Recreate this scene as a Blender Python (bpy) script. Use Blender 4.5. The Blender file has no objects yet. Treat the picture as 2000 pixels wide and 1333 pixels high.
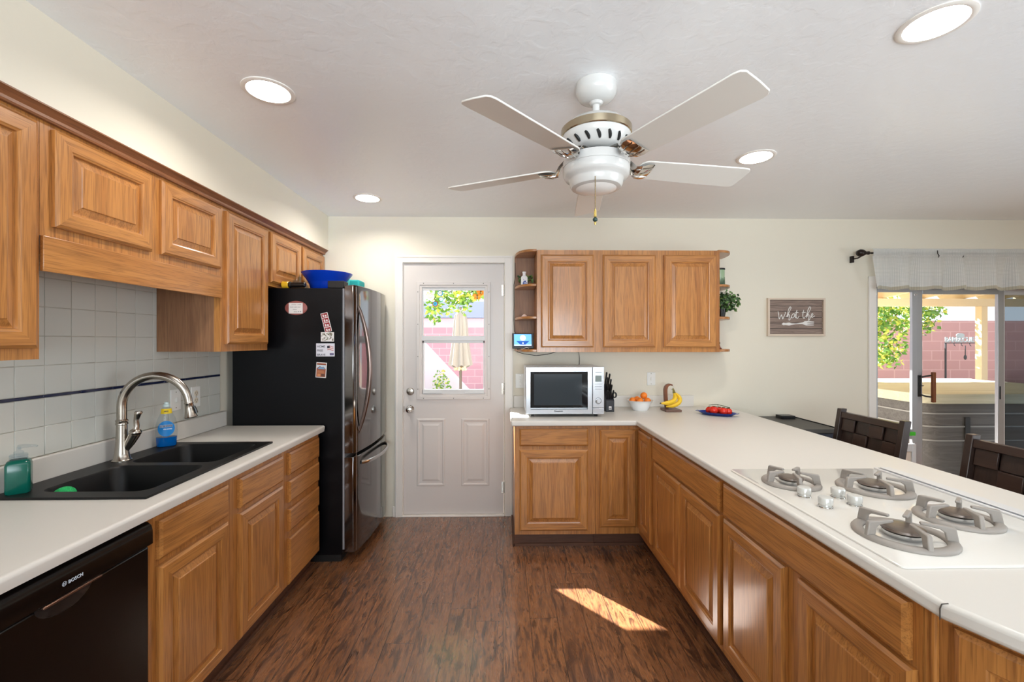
import bpy, bmesh, math, random
from mathutils import Vector, Matrix
PI = math.pi
R = math.radians
SC = bpy.context.scene
COL = SC.collection

# ------------------------------------------------------------------ camera
cam_d = bpy.data.cameras.new('camera'); cam = bpy.data.objects.new('camera', cam_d); COL.objects.link(cam)
cam.location = (0, 0, 1.425); cam.rotation_euler = (R(90), 0, R(-1.166))
cam_d.sensor_width = 36.0; cam_d.lens = 860.0 / 2000.0 * 36.0; cam_d.clip_start = 0.05; cam_d.clip_end = 200
SC.camera = cam
# ------------------------------------------------------------------ view / sky / sun / added fill lights
SC.view_settings.view_transform = 'Standard'; SC.view_settings.look = 'None'
SC.view_settings.exposure = 0.06; SC.view_settings.gamma = 1.0; SC.view_settings.use_curve_mapping = False
SC.cycles.use_denoising = True
SC.cycles.max_bounces = 10; SC.cycles.diffuse_bounces = 5; SC.cycles.glossy_bounces = 4
SC.cycles.transparent_max_bounces = 12; SC.cycles.transmission_bounces = 6
SC.cycles.sample_clamp_indirect = 6.0; SC.cycles.caustics_reflective = False; SC.cycles.caustics_refractive = False
W = bpy.data.worlds.new('sky'); SC.world = W; W.use_nodes = True
bg = W.node_tree.nodes['Background']; bg.inputs[0].default_value = (0.84, 0.92, 1.0, 1); bg.inputs[1].default_value = 1.7
sd = bpy.data.lights.new('sun', 'SUN'); sd.energy = 44.0; sd.angle = R(0.5); sd.color = (1.0, 0.97, 0.93)
sun = bpy.data.objects.new('sun', sd); COL.objects.link(sun); sun.location = (-6, 10, 8)
sun.rotation_euler = Vector((0.65 * 0.809, -0.76 * 0.809, -0.588)).to_track_quat('-Z', 'Y').to_euler()
def fill_light(name, loc, rot, sx, sy, e, col):
    d = bpy.data.lights.new(name, 'AREA'); d.shape = 'RECTANGLE'; d.size = sx; d.size_y = sy; d.energy = e; d.color = col; d.spread = R(110)
    o = bpy.data.objects.new(name, d); COL.objects.link(o); o.location = loc; o.rotation_euler = rot; return o
fill_light('fill_behind', (0.3, -2.72, 1.45), (R(122), 0, 0), 2.6, 1.3, 92, (0.84, 0.93, 1.0))  # added area lamp behind the viewer, tilted up to brighten the ceiling
fill_light('fill_right', (4.98, 0.0, 1.15), (R(128), 0, R(90)), 3.0, 1.9, 60, (0.88, 0.95, 1.0))  # second added fill lamp on the dining side, also tilted upward

# ------------------------------------------------------------------ mesh helpers
class MB:
    def __init__(s): s.v = []; s.f = []
    def add(s, vs, fs, m=0):
        b = len(s.v); s.v += [tuple(p) for p in vs]
        for f in fs: s.f.append((tuple(b + i for i in f), m))
        return s
    def box(s, x0, x1, y0, y1, z0, z1, m=0):
        x0, x1 = min(x0, x1), max(x0, x1); y0, y1 = min(y0, y1), max(y0, y1); z0, z1 = min(z0, z1), max(z0, z1)
        vs = [(x, y, z) for z in (z0, z1) for y in (y0, y1) for x in (x0, x1)]
        return s.add(vs, [(0, 2, 3, 1), (4, 5, 7, 6), (0, 1, 5, 4), (2, 6, 7, 3), (0, 4, 6, 2), (1, 3, 7, 5)], m)
    def loft(s, loops, m=0, cap0=True, cap1=True, closed=True):
        n = len(loops[0]); vs = [p for l in loops for p in l]; fs = []
        for i in range(len(loops) - 1):
            for j in range(n if closed else n - 1):
                k = (j + 1) % n
                fs.append((i * n + j, i * n + k, (i + 1) * n + k, (i + 1) * n + j))
        if cap0: fs.append(tuple(range(n - 1, -1, -1)))
        if cap1: fs.append(tuple((len(loops) - 1) * n + j for j in range(n)))
        return s.add(vs, fs, m)
    def lathe(s, prof, c=(0, 0, 0), n=24, axis='z', m=0, cap0=True, cap1=True, sx=1.0, sy=1.0):
        loops = []
        for r, h in prof:
            l = []
            for k in range(n):
                a = 2 * PI * k / n; p, q = r * math.cos(a) * sx, r * math.sin(a) * sy
                if axis == 'z': l.append((c[0] + p, c[1] + q, c[2] + h))
                elif axis == 'y': l.append((c[0] + q, c[1] + h, c[2] + p))
                else: l.append((c[0] + h, c[1] + p, c[2] + q))
            loops.append(l)
        return s.loft(loops, m, cap0, cap1)
    def tube(s, pts, r, n=10, m=0, caps=True, flat=1.0):
        pts = [Vector(p) for p in pts]; loops = []; ref = None
        for i, p in enumerate(pts):
            t = (pts[min(i + 1, len(pts) - 1)] - pts[max(i - 1, 0)]).normalized()
            if ref is None:
                ref = Vector((0, 0, 1)) if abs(t.z) < 0.9 else Vector((1, 0, 0))
            u = (ref - t * ref.dot(t))
            if u.length < 1e-5: u = t.orthogonal()
            u.normalize(); w = t.cross(u); ref = u
            rr = r[i] if isinstance(r, (list, tuple)) else r
            loops.append([p + u * rr * math.cos(2 * PI * k / n) + w * rr * flat * math.sin(2 * PI * k / n) for k in range(n)])
        return s.loft(loops, m, caps, caps)
    def prism(s, pts, z0, z1, plane='xy', m=0):
        def P(p, h):
            return (p[0], p[1], h) if plane == 'xy' else ((p[0], h, p[1]) if plane == 'xz' else (h, p[0], p[1]))
        return s.loft([[P(p, z0) for p in pts], [P(p, z1) for p in pts]], m)
    def ball(s, c, rx, ry=None, rz=None, n=16, k=10, m=0):
        ry = ry or rx; rz = rz or rx
        prof = [(max(math.sin(PI * i / k), 0.02), -math.cos(PI * i / k)) for i in range(k + 1)]
        loops = [[(c[0] + rx * r * math.cos(2 * PI * j / n), c[1] + ry * r * math.sin(2 * PI * j / n), c[2] + rz * h) for j in range(n)] for r, h in prof]
        return s.loft(loops, m)
    def nest(s, o, u, v, n, w, h, prof, ms=(0, 0), cap=True, back=False):
        """rectangles nested inside a w x h face; prof = [(inset, height)...]; ms = (material of sides, of top/bottom)"""
        o, u, v, n = Vector(o), Vector(u), Vector(v), Vector(n); loops = []
        for ins, d in prof:
            loops.append([o + u * a + v * b + n * d for a, b in ((ins, ins), (w - ins, ins), (w - ins, h - ins), (ins, h - ins))])
        flip = u.cross(v).dot(n) < 0
        b = len(s.v)
        for l in loops: s.v += [tuple(p) for p in l]
        for i in range(len(loops) - 1):
            for j in range(4):
                k = (j + 1) % 4
                f = (b + i * 4 + j, b + i * 4 + k, b + (i + 1) * 4 + k, b + (i + 1) * 4 + j)
                s.f.append((f[::-1] if flip else f, ms[1] if j in (0, 2) else ms[0]))
        if cap:
            q = b + (len(loops) - 1) * 4; f = (q, q + 1, q + 2, q + 3); s.f.append((f[::-1] if flip else f, ms[0]))
        if back:
            f = (b + 3, b + 2, b + 1, b); s.f.append((f[::-1] if flip else f, ms[0]))
        return s
    def move(s, M):
        s.v = [tuple(M @ Vector(p)) for p in s.v]; return s
    def build(s, name, mats, parent=None, bevel=0.0, seg=2, smooth=35, local=False, loc=None, rot=None):
        me = bpy.data.meshes.new(name)
        off = Vector((0, 0, 0))
        if not local:
            if parent is not None:
                p = parent
                while p: off = off + Vector(p.location); p = p.parent
            elif loc is not None: off = Vector(loc)
        me.from_pydata([tuple(Vector(p) - off) for p in s.v], [], [f for f, _ in s.f])
        mats = mats if isinstance(mats, (list, tuple)) else [mats]
        for m in mats: me.materials.append(m)
        me.polygons.foreach_set('material_index', [m for _, m in s.f])
        bm = bmesh.new(); bm.from_mesh(me); bmesh.ops.recalc_face_normals(bm, faces=bm.faces); bm.to_mesh(me); bm.free()
        if smooth:
            me.polygons.foreach_set('use_smooth', [True] * len(me.polygons)); me.set_sharp_from_angle(angle=R(smooth))
        o = bpy.data.objects.new(name, me); COL.objects.link(o)
        if parent is not None: o.parent = parent
        if loc is not None: o.location = loc
        if rot is not None: o.rotation_euler = rot
        if bevel:
            b = o.modifiers.new('bevel', 'BEVEL'); b.width = bevel; b.segments = seg; b.limit_method = 'ANGLE'; b.angle_limit = R(40); b.harden_normals = False
        return o
def tag(o, label, cat, group=None, kind=None):
    o['label'] = label; o['category'] = cat
    if group: o['group'] = group
    if kind: o['kind'] = kind
    return o
def thing(name, label, cat, loc=(0, 0, 0), rotz=0.0, group=None, kind=None):
    o = bpy.data.objects.new(name, None); COL.objects.link(o); o.location = loc; o.rotation_euler = (0, 0, rotz); o.empty_display_size = 0.05
    return tag(o, label, cat, group, kind)
def dup(root, loc, rotz=None, label=None):
    r = root.copy(); COL.objects.link(r); r.location = loc
    if rotz is not None: r.rotation_euler = (0, 0, rotz)
    if label: r['label'] = label
    for ch in list(root.children):
        c = ch.copy(); COL.objects.link(c); c.parent = r
        for g in list(ch.children):
            d = g.copy(); COL.objects.link(d); d.parent = c
    return r
def text(name, body, size, m, parent, loc, rot, depth=0.0004, spacing=1.0, align='LEFT', sx=1.0, bold=0.0):
    cu = bpy.data.curves.new(name, 'FONT'); cu.body = body; cu.size = size; cu.extrude = depth; cu.align_x = align; cu.space_character = spacing; cu.offset = bold
    cu.resolution_u = 3
    t = bpy.data.objects.new(name, cu); me = bpy.data.meshes.new_from_object(t)
    bpy.data.objects.remove(t); me.name = name; me.materials.clear(); me.materials.append(m)
    o = bpy.data.objects.new(name, me); COL.objects.link(o)
    off = Vector((0, 0, 0)); p = parent
    while p: off += Vector(p.location); p = p.parent
    o.parent = parent; o.location = Vector(loc) - off; o.rotation_euler = rot; o.scale = (sx, 1, 1)
    return o
FX = (R(90), 0, R(90))      # lettering that faces +X
FY = (R(90), 0, 0)          # lettering that faces -Y
def rrect(x0, x1, y0, y1, r, z, n=4):
    pts = []
    for cx, cy, a0 in ((x1 - r, y0 + r, -90), (x1 - r, y1 - r, 0), (x0 + r, y1 - r, 90), (x0 + r, y0 + r, 180)):
        for k in range(n + 1):
            a = R(a0 + 90 * k / n); pts.append((cx + r * math.cos(a), cy + r * math.sin(a), z))
    return pts

# ------------------------------------------------------------------ materials
def mat(name, col, rough=0.5, metal=0.0, **kw):
    m = bpy.data.materials.new(name); m.use_nodes = True; b = m.node_tree.nodes['Principled BSDF']
    b.inputs['Base Color'].default_value = (*col, 1); b.inputs['Roughness'].default_value = rough; b.inputs['Metallic'].default_value = metal
    for k, v in kw.items(): b.inputs[k.replace('_', ' ')].default_value = v
    return m
def srgb(r, g, b):
    f = lambda c: (c / 255 / 12.92) if c / 255 <= 0.04045 else ((c / 255 + 0.055) / 1.055) ** 2.4
    return (f(r), f(g), f(b))
class NT:
    def __init__(s, m): s.t = m.node_tree; s.b = s.t.nodes['Principled BSDF']
    def n(s, typ, **kw):
        o = s.t.nodes.new(typ)
        for k, v in kw.items():
            if k.startswith('_'): o.inputs[k[1:].replace('_', ' ')].default_value = v
            else: setattr(o, k, v)
        return o
    def l(s, a, b): s.t.links.new(a, b)
    def ramp(s, fac, stops):
        r = s.n('ShaderNodeValToRGB'); e = r.color_ramp.elements
        while len(e) > 1: e.remove(e[-1])
        e[0].position, e[0].color = stops[0][0], (*stops[0][1], 1)
        for p, c in stops[1:]:
            x = e.new(p); x.color = (*c, 1)
        s.l(fac, r.inputs[0]); return r.outputs[0]
    def mixc(s, a, b, fac, mode='MIX'):
        x = s.n('ShaderNodeMix', data_type='RGBA', blend_type=mode)
        if isinstance(fac, (int, float)): x.inputs[0].default_value = fac
        else: s.l(fac, x.inputs[0])
        for i, c in ((6, a), (7, b)):
            if isinstance(c, tuple): x.inputs[i].default_value = (*c, 1)
            else: s.l(c, x.inputs[i])
        return x.outputs[2]
    def bump(s, h, strength, dist=0.002):
        b = s.n('ShaderNodeBump', _Strength=strength, _Distance=dist); s.l(h, b.inputs['Height']); s.l(b.outputs[0], s.b.inputs['Normal'])
    def noise(s, vec, scale, detail=3, dist=0.0, rough=0.5):
        x = s.n('ShaderNodeTexNoise', _Scale=scale, _Detail=detail, _Distortion=dist, _Roughness=rough)
        if vec is not None: s.l(vec, x.inputs['Vector'])
        return x.outputs[0]
    def coords(s, scale, rnd=True, kind='Object'):
        tc = s.n('ShaderNodeTexCoord'); v = tc.outputs[kind]
        if rnd:
            oi = s.n('ShaderNodeObjectInfo'); mu = s.n('ShaderNodeMath', operation='MULTIPLY'); s.l(oi.outputs['Random'], mu.inputs[0]); mu.inputs[1].default_value = 37.0
            ad = s.n('ShaderNodeVectorMath', operation='ADD'); s.l(v, ad.inputs[0]); s.l(mu.outputs[0], ad.inputs[1]); v = ad.outputs[0]
        mp = s.n('ShaderNodeMapping', _Scale=scale); s.l(v, mp.inputs['Vector']); return mp.outputs[0]

def wood(name, axis, light, mid, dark, rough=0.36, across=11.0, along=0.8, pore=0.42, coat=0.0):
    m = mat(name, mid, rough); t = NT(m); i = 'xyz'.index(axis)
    sc = [across] * 3; sc[i] = along
    fig = t.noise(t.coords(tuple(sc)), 1.0, 3, 0.6)
    mu = t.n('ShaderNodeMath', operation='MULTIPLY'); t.l(fig, mu.inputs[0]); mu.inputs[1].default_value = 48.0
    sn = t.n('ShaderNodeMath', operation='SINE'); t.l(mu.outputs[0], sn.inputs[0])
    ring = t.n('ShaderNodeMapRange'); t.l(sn.outputs[0], ring.inputs[0]); ring.inputs[1].default_value = -1; ring.inputs[2].default_value = 1
    base = t.ramp(fig, [(0.30, mid), (0.5, light), (0.72, mid)])
    c = t.mixc(base, dark, t.ramp(ring.outputs[0], [(0.62, (0, 0, 0)), (1.0, (0.26, 0.26, 0.26))]))
    sp = [300.0] * 3; sp[i] = 9.0
    po = t.noise(t.coords(tuple(sp)), 1.0, 2)
    pr = t.ramp(po, [(0.36, (1, 1, 1)), (0.50, (0, 0, 0))])
    pf = t.n('ShaderNodeMath', operation='MULTIPLY'); t.l(pr, pf.inputs[0]); pf.inputs[1].default_value = pore
    c = t.mixc(c, dark, pf.outputs[0])
    t.l(c, t.b.inputs['Base Color']); t.bump(po, 0.12, 0.0008)
    t.b.inputs['Coat Weight'].default_value = coat; t.b.inputs['Coat Roughness'].default_value = 0.16
    return m
OL, OM, OD = srgb(188, 128, 66), srgb(170, 109, 51), srgb(100, 56, 24)
OAKZ = wood('oak_vertical_grain', 'z', OL, OM, OD, coat=0.5); OAKX = wood('oak_grain_along_x', 'x', OL, OM, OD, coat=0.5); OAKY = wood('oak_grain_along_y', 'y', OL, OM, OD, coat=0.5)
VENEER = wood('oak_veneer_dark', 'z', srgb(150, 108, 76), srgb(134, 94, 66), srgb(96, 62, 44), 0.5, 16)
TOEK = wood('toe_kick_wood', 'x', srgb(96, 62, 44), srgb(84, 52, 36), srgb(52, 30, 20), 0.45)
CROWN = wood('crown_wood', 'y', srgb(150, 98, 62), srgb(132, 84, 52), srgb(86, 50, 30), 0.45)

WALL = mat('cream_wall_paint', srgb(230, 223, 206), 0.6)
t = NT(WALL); t.bump(t.noise(t.coords((1, 1, 1), False), 60, 3), 0.12, 0.003)
CEIL = mat('ceiling_knockdown_white', srgb(242, 244, 246), 0.33)
t = NT(CEIL); v = t.coords((1, 1, 1), False); n1 = t.noise(v, 17, 4, 0.5); t.bump(t.ramp(n1, [(0.42, (0, 0, 0)), (0.56, (1, 1, 1))]), 0.13, 0.004)
FLOOR = mat('floor_hickory_laminate', srgb(96, 56, 34), 0.3, Specular_IOR_Level=0.8, Coat_Weight=0.7, Coat_Roughness=0.16)
t = NT(FLOOR); tc = t.n('ShaderNodeTexCoord'); sw = t.n('ShaderNodeMapping', _Rotation=(0, 0, R(90))); t.l(tc.outputs['Object'], sw.inputs['Vector'])
sx_ = t.n('ShaderNodeSeparateXYZ'); t.l(tc.outputs['Object'], sx_.inputs[0])
dv_ = t.n('ShaderNodeMath', operation='DIVIDE'); t.l(sx_.outputs[0], dv_.inputs[0]); dv_.inputs[1].default_value = 0.139
fl0 = t.n('ShaderNodeMath', operation='FLOOR'); t.l(dv_.outputs[0], fl0.inputs[0]); wn = t.n('ShaderNodeTexWhiteNoise', noise_dimensions='1D'); t.l(fl0.outputs[0], wn.inputs['W'])
ma = t.n('ShaderNodeMath', operation='MULTIPLY_ADD'); t.l(wn.outputs['Value'], ma.inputs[0]); ma.inputs[1].default_value = 1.22; t.l(sx_.outputs[1], ma.inputs[2])
cb_ = t.n('ShaderNodeCombineXYZ'); t.l(ma.outputs[0], cb_.inputs[0]); t.l(sx_.outputs[0], cb_.inputs[1])
br = t.n('ShaderNodeTexBrick', offset=0.0); t.l(cb_.outputs[0], br.inputs['Vector'])
for k, x in dict(Scale=1.0, Mortar_Size=0.0016, Mortar_Smooth=0.2, Bias=0.0, Brick_Width=1.22, Row_Height=0.139).items(): br.inputs[k.replace('_', ' ')].default_value = x
br.inputs['Color1'].default_value = (0, 0, 0, 1); br.inputs['Color2'].default_value = (1, 1, 1, 1); br.inputs['Mortar'].default_value = (0.5, 0.5, 0.5, 1)
sep = t.n('ShaderNodeSeparateColor'); t.l(br.outputs['Color'], sep.inputs[0])
ofs = t.n('ShaderNodeMath', operation='MULTIPLY'); t.l(sep.outputs[0], ofs.inputs[0]); ofs.inputs[1].default_value = 53.0
av = t.n('ShaderNodeVectorMath', operation='ADD'); t.l(tc.outputs['Object'], av.inputs[0]); t.l(ofs.outputs[0], av.inputs[1])
mp = t.n('ShaderNodeMapping', _Scale=(22, 4.2, 1)); t.l(av.outputs[0], mp.inputs['Vector'])
f1 = t.noise(mp.outputs[0], 1.0, 6, 1.6, 0.62)
mp2 = t.n('ShaderNodeMapping', _Scale=(95, 7, 1)); t.l(av.outputs[0], mp2.inputs['Vector'])
f2 = t.noise(mp2.outputs[0], 1.0, 4, 0.5, 0.6)
c = t.ramp(f1, [(0.30, srgb(58, 38, 27)), (0.40, srgb(88, 58, 39)), (0.47, srgb(136, 90, 57)), (0.56, srgb(150, 100, 64)), (0.62, srgb(96, 63, 42)), (0.74, srgb(66, 43, 31))])
c = t.mixc(c, srgb(58, 35, 25), t.ramp(f2, [(0.36, (0.7, 0.7, 0.7)), (0.50, (0, 0, 0))]))
c = t.mixc(c, t.mixc(c, srgb(96, 58, 40), 0.3), sep.outputs[0])
c = t.mixc(c, srgb(30, 18, 13), br.outputs['Fac'])
t.l(c, t.b.inputs['Base Color']); t.bump(f2, 0.25, 0.0015)
t.l(t.ramp(f2, [(0.3, (0.40, 0.40, 0.40)), (0.7, (0.20, 0.20, 0.20))]), t.b.inputs['Roughness'])

LAM = mat('white_laminate', srgb(218, 214, 207), 0.35)
LAMD = mat('laminate_seam', srgb(70, 62, 56), 0.5)
WHITE = mat('white_paint', srgb(214, 208, 204), 0.38)
TRIMW = mat('white_trim_paint', srgb(236, 231, 224), 0.4)
ENAM = mat('white_enamel', srgb(212, 211, 208), 0.22)
PLATE = mat('white_wall_plate', srgb(238, 238, 234), 0.3)
TILE = mat('tile_glazed_white', srgb(206, 207, 200), 0.22)
t = NT(TILE); t.bump(t.noise(t.coords((1, 1, 1), False), 14, 3), 0.15, 0.003)
GROUT = mat('tile_grout', srgb(188, 184, 172), 0.8)
NAVY = mat('tile_navy', srgb(26, 34, 66), 0.15)
BLK = mat('black_plastic', srgb(14, 14, 15), 0.28)
BLKM = mat('black_matte', srgb(16, 15, 15), 0.55)
FRB = mat('fridge_black_textured', srgb(7, 7, 10), 0.36); FRB.node_tree.nodes['Principled BSDF'].inputs['Specular IOR Level'].default_value = 0.22
BSS = mat('dark_stainless', srgb(118, 115, 114), 0.10, 1.0)
BSSE = mat('dark_stainless_edge', srgb(112, 96, 90), 0.25, 1.0)
STEEL = mat('brushed_steel', srgb(196, 196, 196), 0.2, 1.0)
NICK = mat('brushed_nickel', srgb(178, 170, 160), 0.24, 1.0)
CHROME = mat('chrome', srgb(214, 212, 208), 0.08, 1.0)
BRASS = mat('nickel_brass', srgb(190, 176, 150), 0.2, 1.0)
SINK = mat('black_composite', srgb(15, 15, 16), 0.42); SINK.node_tree.nodes['Principled BSDF'].inputs['Specular IOR Level'].default_value = 0.3
t = NT(SINK); t.bump(t.noise(t.coords((1, 1, 1), False), 500, 2), 0.15, 0.0004)
DW = mat('dishwasher_black', srgb(10, 8, 8), 0.22); DW.node_tree.nodes['Principled BSDF'].inputs['Specular IOR Level'].default_value = 0.3
ESPR = wood('espresso_wood', 'y', srgb(62, 44, 36), srgb(54, 38, 31), srgb(34, 24, 20), 0.3, 14, 1.0, 0.2)
ESPRZ = wood('espresso_wood_vertical', 'z', srgb(58, 44, 38), srgb(50, 38, 33), srgb(32, 24, 20), 0.3, 14, 1.0, 0.2)
GRATE = mat('grate_grey_enamel', srgb(150, 143, 136), 0.45)
GLASSW = mat('white_ceramic_glass', srgb(226, 223, 216), 0.07)
CAPM = mat('burner_cap', srgb(124, 112, 104), 0.28, 0.6)
ALU = mat('aluminium_frame', srgb(176, 178, 182), 0.35, 0.7)
ALUW = mat('white_aluminium', srgb(214, 214, 214), 0.35)
def emit(name, col, s):
    m = mat(name, col, 0.5); b = m.node_tree.nodes['Principled BSDF']; b.inputs['Emission Color'].default_value = (*col, 1); b.inputs['Emission Strength'].default_value = s; return m
def pane_mat(name, tint=(0.97, 0.98, 0.98), ior=1.45, dim=0.0):
    m = bpy.data.materials.new(name); m.use_nodes = True; nt = m.node_tree; nt.nodes.clear()
    o = nt.nodes.new('ShaderNodeOutputMaterial'); tr = nt.nodes.new('ShaderNodeBsdfTransparent'); tr.inputs[0].default_value = (*tint, 1)
    gl = nt.nodes.new('ShaderNodeBsdfGlossy'); gl.inputs['Roughness'].default_value = 0.02; fr = nt.nodes.new('ShaderNodeFresnel'); fr.inputs[0].default_value = ior
    mx = nt.nodes.new('ShaderNodeMixShader'); ge = nt.nodes.new('ShaderNodeNewGeometry'); su = nt.nodes.new('ShaderNodeMath'); su.operation = 'SUBTRACT'; su.inputs[0].default_value = 1.0; mu = nt.nodes.new('ShaderNodeMath'); mu.operation = 'MULTIPLY'
    nt.links.new(ge.outputs['Backfacing'], su.inputs[1]); nt.links.new(su.outputs[0], mu.inputs[0]); nt.links.new(fr.outputs[0], mu.inputs[1]); nt.links.new(mu.outputs[0], mx.inputs[0]); nt.links.new(tr.outputs[0], mx.inputs[1]); nt.links.new(gl.outputs[0], mx.inputs[2])
    nt.links.new(mx.outputs[0], o.inputs[0]); return m
PANE = pane_mat('window_glass', ior=1.10)
PANED = pane_mat('window_glass_dusty', (0.9, 0.9, 0.9), 1.25)
PANES = pane_mat('window_glass_screened', (0.45, 0.48, 0.5))
CLEAR = pane_mat('clear_plastic', (0.90, 0.93, 0.95), 1.3)
def sheer_mat(name, col, through):
    m = bpy.data.materials.new(name); m.use_nodes = True; nt = m.node_tree; nt.nodes.clear()
    N = nt.nodes.new; o = N('ShaderNodeOutputMaterial'); d = N('ShaderNodeBsdfDiffuse'); tl = N('ShaderNodeBsdfTranslucent'); tr = N('ShaderNodeBsdfTransparent')
    a = N('ShaderNodeMixShader'); b = N('ShaderNodeMixShader'); a.inputs[0].default_value = 0.5
    tc = N('ShaderNodeTexCoord'); ch = N('ShaderNodeTexBrick'); ch.offset = 0.0
    mp = N('ShaderNodeMapping'); mp.inputs['Rotation'].default_value = (R(90), 0, 0); nt.links.new(tc.outputs['Object'], mp.inputs[0]); nt.links.new(mp.outputs[0], ch.inputs['Vector'])
    for k, x in {'Scale': 1.0, 'Mortar Size': 0.0022, 'Mortar Smooth': 0.3, 'Brick Width': 0.011, 'Row Height': 0.011}.items(): ch.inputs[k].default_value = x
    ch.inputs['Color1'].default_value = (*col, 1); ch.inputs['Color2'].default_value = (*col, 1); ch.inputs['Mortar'].default_value = (col[0] * .80, col[1] * .82, col[2] * .82, 1)
    for s in (d, tl): nt.links.new(ch.outputs['Color'], s.inputs[0])
    nt.links.new(d.outputs[0], a.inputs[1]); nt.links.new(tl.outputs[0], a.inputs[2]); b.inputs[0].default_value = through
    nt.links.new(a.outputs[0], b.inputs[1]); nt.links.new(tr.outputs[0], b.inputs[2]); nt.links.new(b.outputs[0], o.inputs[0]); return m
SHEER = sheer_mat('sheer_checked_cotton', srgb(250, 251, 251), 0.16)
LENS = emit('downlight_lens', (1.0, 0.94, 0.86), 235.0)
# ================================================================== THE ROOM
YB = 3.589; ZC = 2.434; XW = -1.780
def struct(name, mb, m, label, cat, bevel=0, smooth=35):
    o = mb.build(name, m, bevel=bevel, smooth=smooth); return tag(o, label, cat, kind='structure')
struct('floor', MB().box(-1.9, 5.1, -2.9, 3.60, -0.05, 0.0), FLOOR, 'dark brown hickory plank floor', 'floor')
b = MB(); T0, T1 = YB, YB + 0.13
b.box(-1.9, -0.815, T0, T1, 0, ZC).box(-0.815, 0.013, T0, T1, 2.062, ZC).box(0.013, 3.085, T0, T1, 0, ZC).box(3.085, 4.95, T0, T1, 1.93, ZC).box(4.95, 5.1, T0, T1, 0, ZC)
struct('wall_back', b, WALL, 'cream back wall with the white door', 'wall')
struct('wall_left', MB().box(-1.9, XW, -2.9, YB, 0, ZC), WALL, 'cream left wall behind the tiles', 'wall')
b = MB().box(5.0, 5.13, -2.9, -1.5, 0, ZC).box(5.0, 5.13, 1.5, 3.75, 0, ZC).box(5.0, 5.13, -1.5, 1.5, 2.12, ZC).box(5.0, 5.13, -1.5, 1.5, 0, 0.18)
struct('wall_right', b, WALL, 'cream wall at the far right of the dining side', 'wall')
b = MB().box(-1.9, -1.0, -2.9, -2.75, 0, ZC).box(1.6, 5.1, -2.9, -2.75, 0, ZC).box(-1.0, 1.6, -2.9, -2.75, 2.12, ZC).box(-1.0, 1.6, -2.9, -2.75, 0, 0.8)
struct('wall_front', b, WALL, 'cream wall behind the viewer', 'wall')
struct('soffit_left', MB().box(XW, -1.412, -2.6, YB, 2.158, ZC), WALL, 'cream soffit above the left wall cabinets', 'soffit')
# door casing, baseboards
def casing(name, x0, x1, xi0, xi1, zt, zi, label, m=TRIMW):
    b = MB(); y1, y0 = YB, YB - 0.016
    b.box(x0, xi0, y0, y1, 0.0, zt).box(xi1, x1, y0, y1, 0.0, zt).box(xi0, xi1, y0, y1, zi, zt)
    b.box(x0 + 0.006, x0 + 0.018, y0 - 0.004, y0, 0.0, zt - 0.006).box(x1 - 0.018, x1 - 0.006, y0 - 0.004, y0, 0.0, zt - 0.006).box(x0 + 0.018, x1 - 0.018, y0 - 0.004, y0, zt - 0.018, zt - 0.006)
    o = b.build(name, m, bevel=0.003); return tag(o, label, 'door casing', kind='structure')
casing('trim_1', -0.874, 0.081, -0.812, 0.015, 2.118, 2.060, 'white casing around the back door')
tag(MB().box(0.0815, 0.100, YB - 0.012, YB, 0.0, 0.085).build('baseboard_back', TRIMW, bevel=0.003), 'short white baseboard between the door casing and cabinet', 'baseboard', kind='structure')
tag(MB().box(-0.893, -0.8745, YB - 0.012, YB, 0.0, 0.085).build('baseboard_left', TRIMW, bevel=0.003), 'short white baseboard beside the refrigerator', 'baseboard', kind='structure')
struct('trim_2', MB().box(3.022, 3.085, YB - 0.016, YB, 0, 1.96).box(4.95, 5.0, YB - 0.016, YB, 0, 1.96).box(3.085, 4.95, YB - 0.016, YB, 1.93, 1.96), TRIMW, 'white casing around the sliding glass door', 'door casing', bevel=0.003)
struct('trim_3', MB().box(-0.8149,-0.8075,YB+.001,YB+.10,.012,2.0615).box(.0055,.0129,YB+.001,YB+.10,.012,2.0615).box(-0.8075,.0055,YB+.001,YB+.10,2.0555,2.0615).box(-0.8075,-.795,YB+.054,YB+.075,.012,2.0555).box(-.008,.0055,YB+.054,YB+.075,.012,2.0555).box(-0.814, 0.012, YB - 0.02, YB + 0.1, 0, 0.012), TRIMW, 'white jamb and sill around the back door', 'door jamb', bevel=0.003)

# ------------------------------------------------------------------ the back door
d = thing('door_1', 'white panelled back door with a half height window', 'door', (-0.40, YB + 0.03, 0.0), kind='structure')
y0, y1 = YB + 0.008, YB + 0.05
b = MB(); wx0, wx1, wz0, wz1 = -0.672, -0.128, 0.985, 1.885
b.box(-0.806, wx0, y0, y1, 0.016, 2.054).box(wx1, 0.004, y0, y1, 0.016, 2.054).box(wx0, wx1, y0, y1, wz1, 2.054).box(wx0, wx1, y0, y1, 0.016, wz0)
b.build('door_slab', WHITE, d)
EMB = [(0, 0), (0.006, 0.006), (0.016, 0.006), (0.024, 0.001), (0.040, 0.001), (0.058, 0.006)]
for x0, x1 in ((-0.700, -0.472), (-0.340, -0.112)):
    MB().nest((x0, y0 + 0.0004, 0.243), (1, 0, 0), (0, 0, 1), (0, -1, 0), x1 - x0, 0.55, EMB).build('door_panel', WHITE, d, smooth=0)
b = MB(); fr = [(0, 0), (0.003, 0.012), (0.026, 0.012), (0.030, 0.006), (0.044, 0.006), (0.046, -0.02)]
b.nest((-0.704, y0, 0.948), (1, 0, 0), (0, 0, 1), (0, -1, 0), 0.602, 0.959, fr, cap=False)
wf = b.build('window_frame', WHITE, d, smooth=0)
b = MB()
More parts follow.
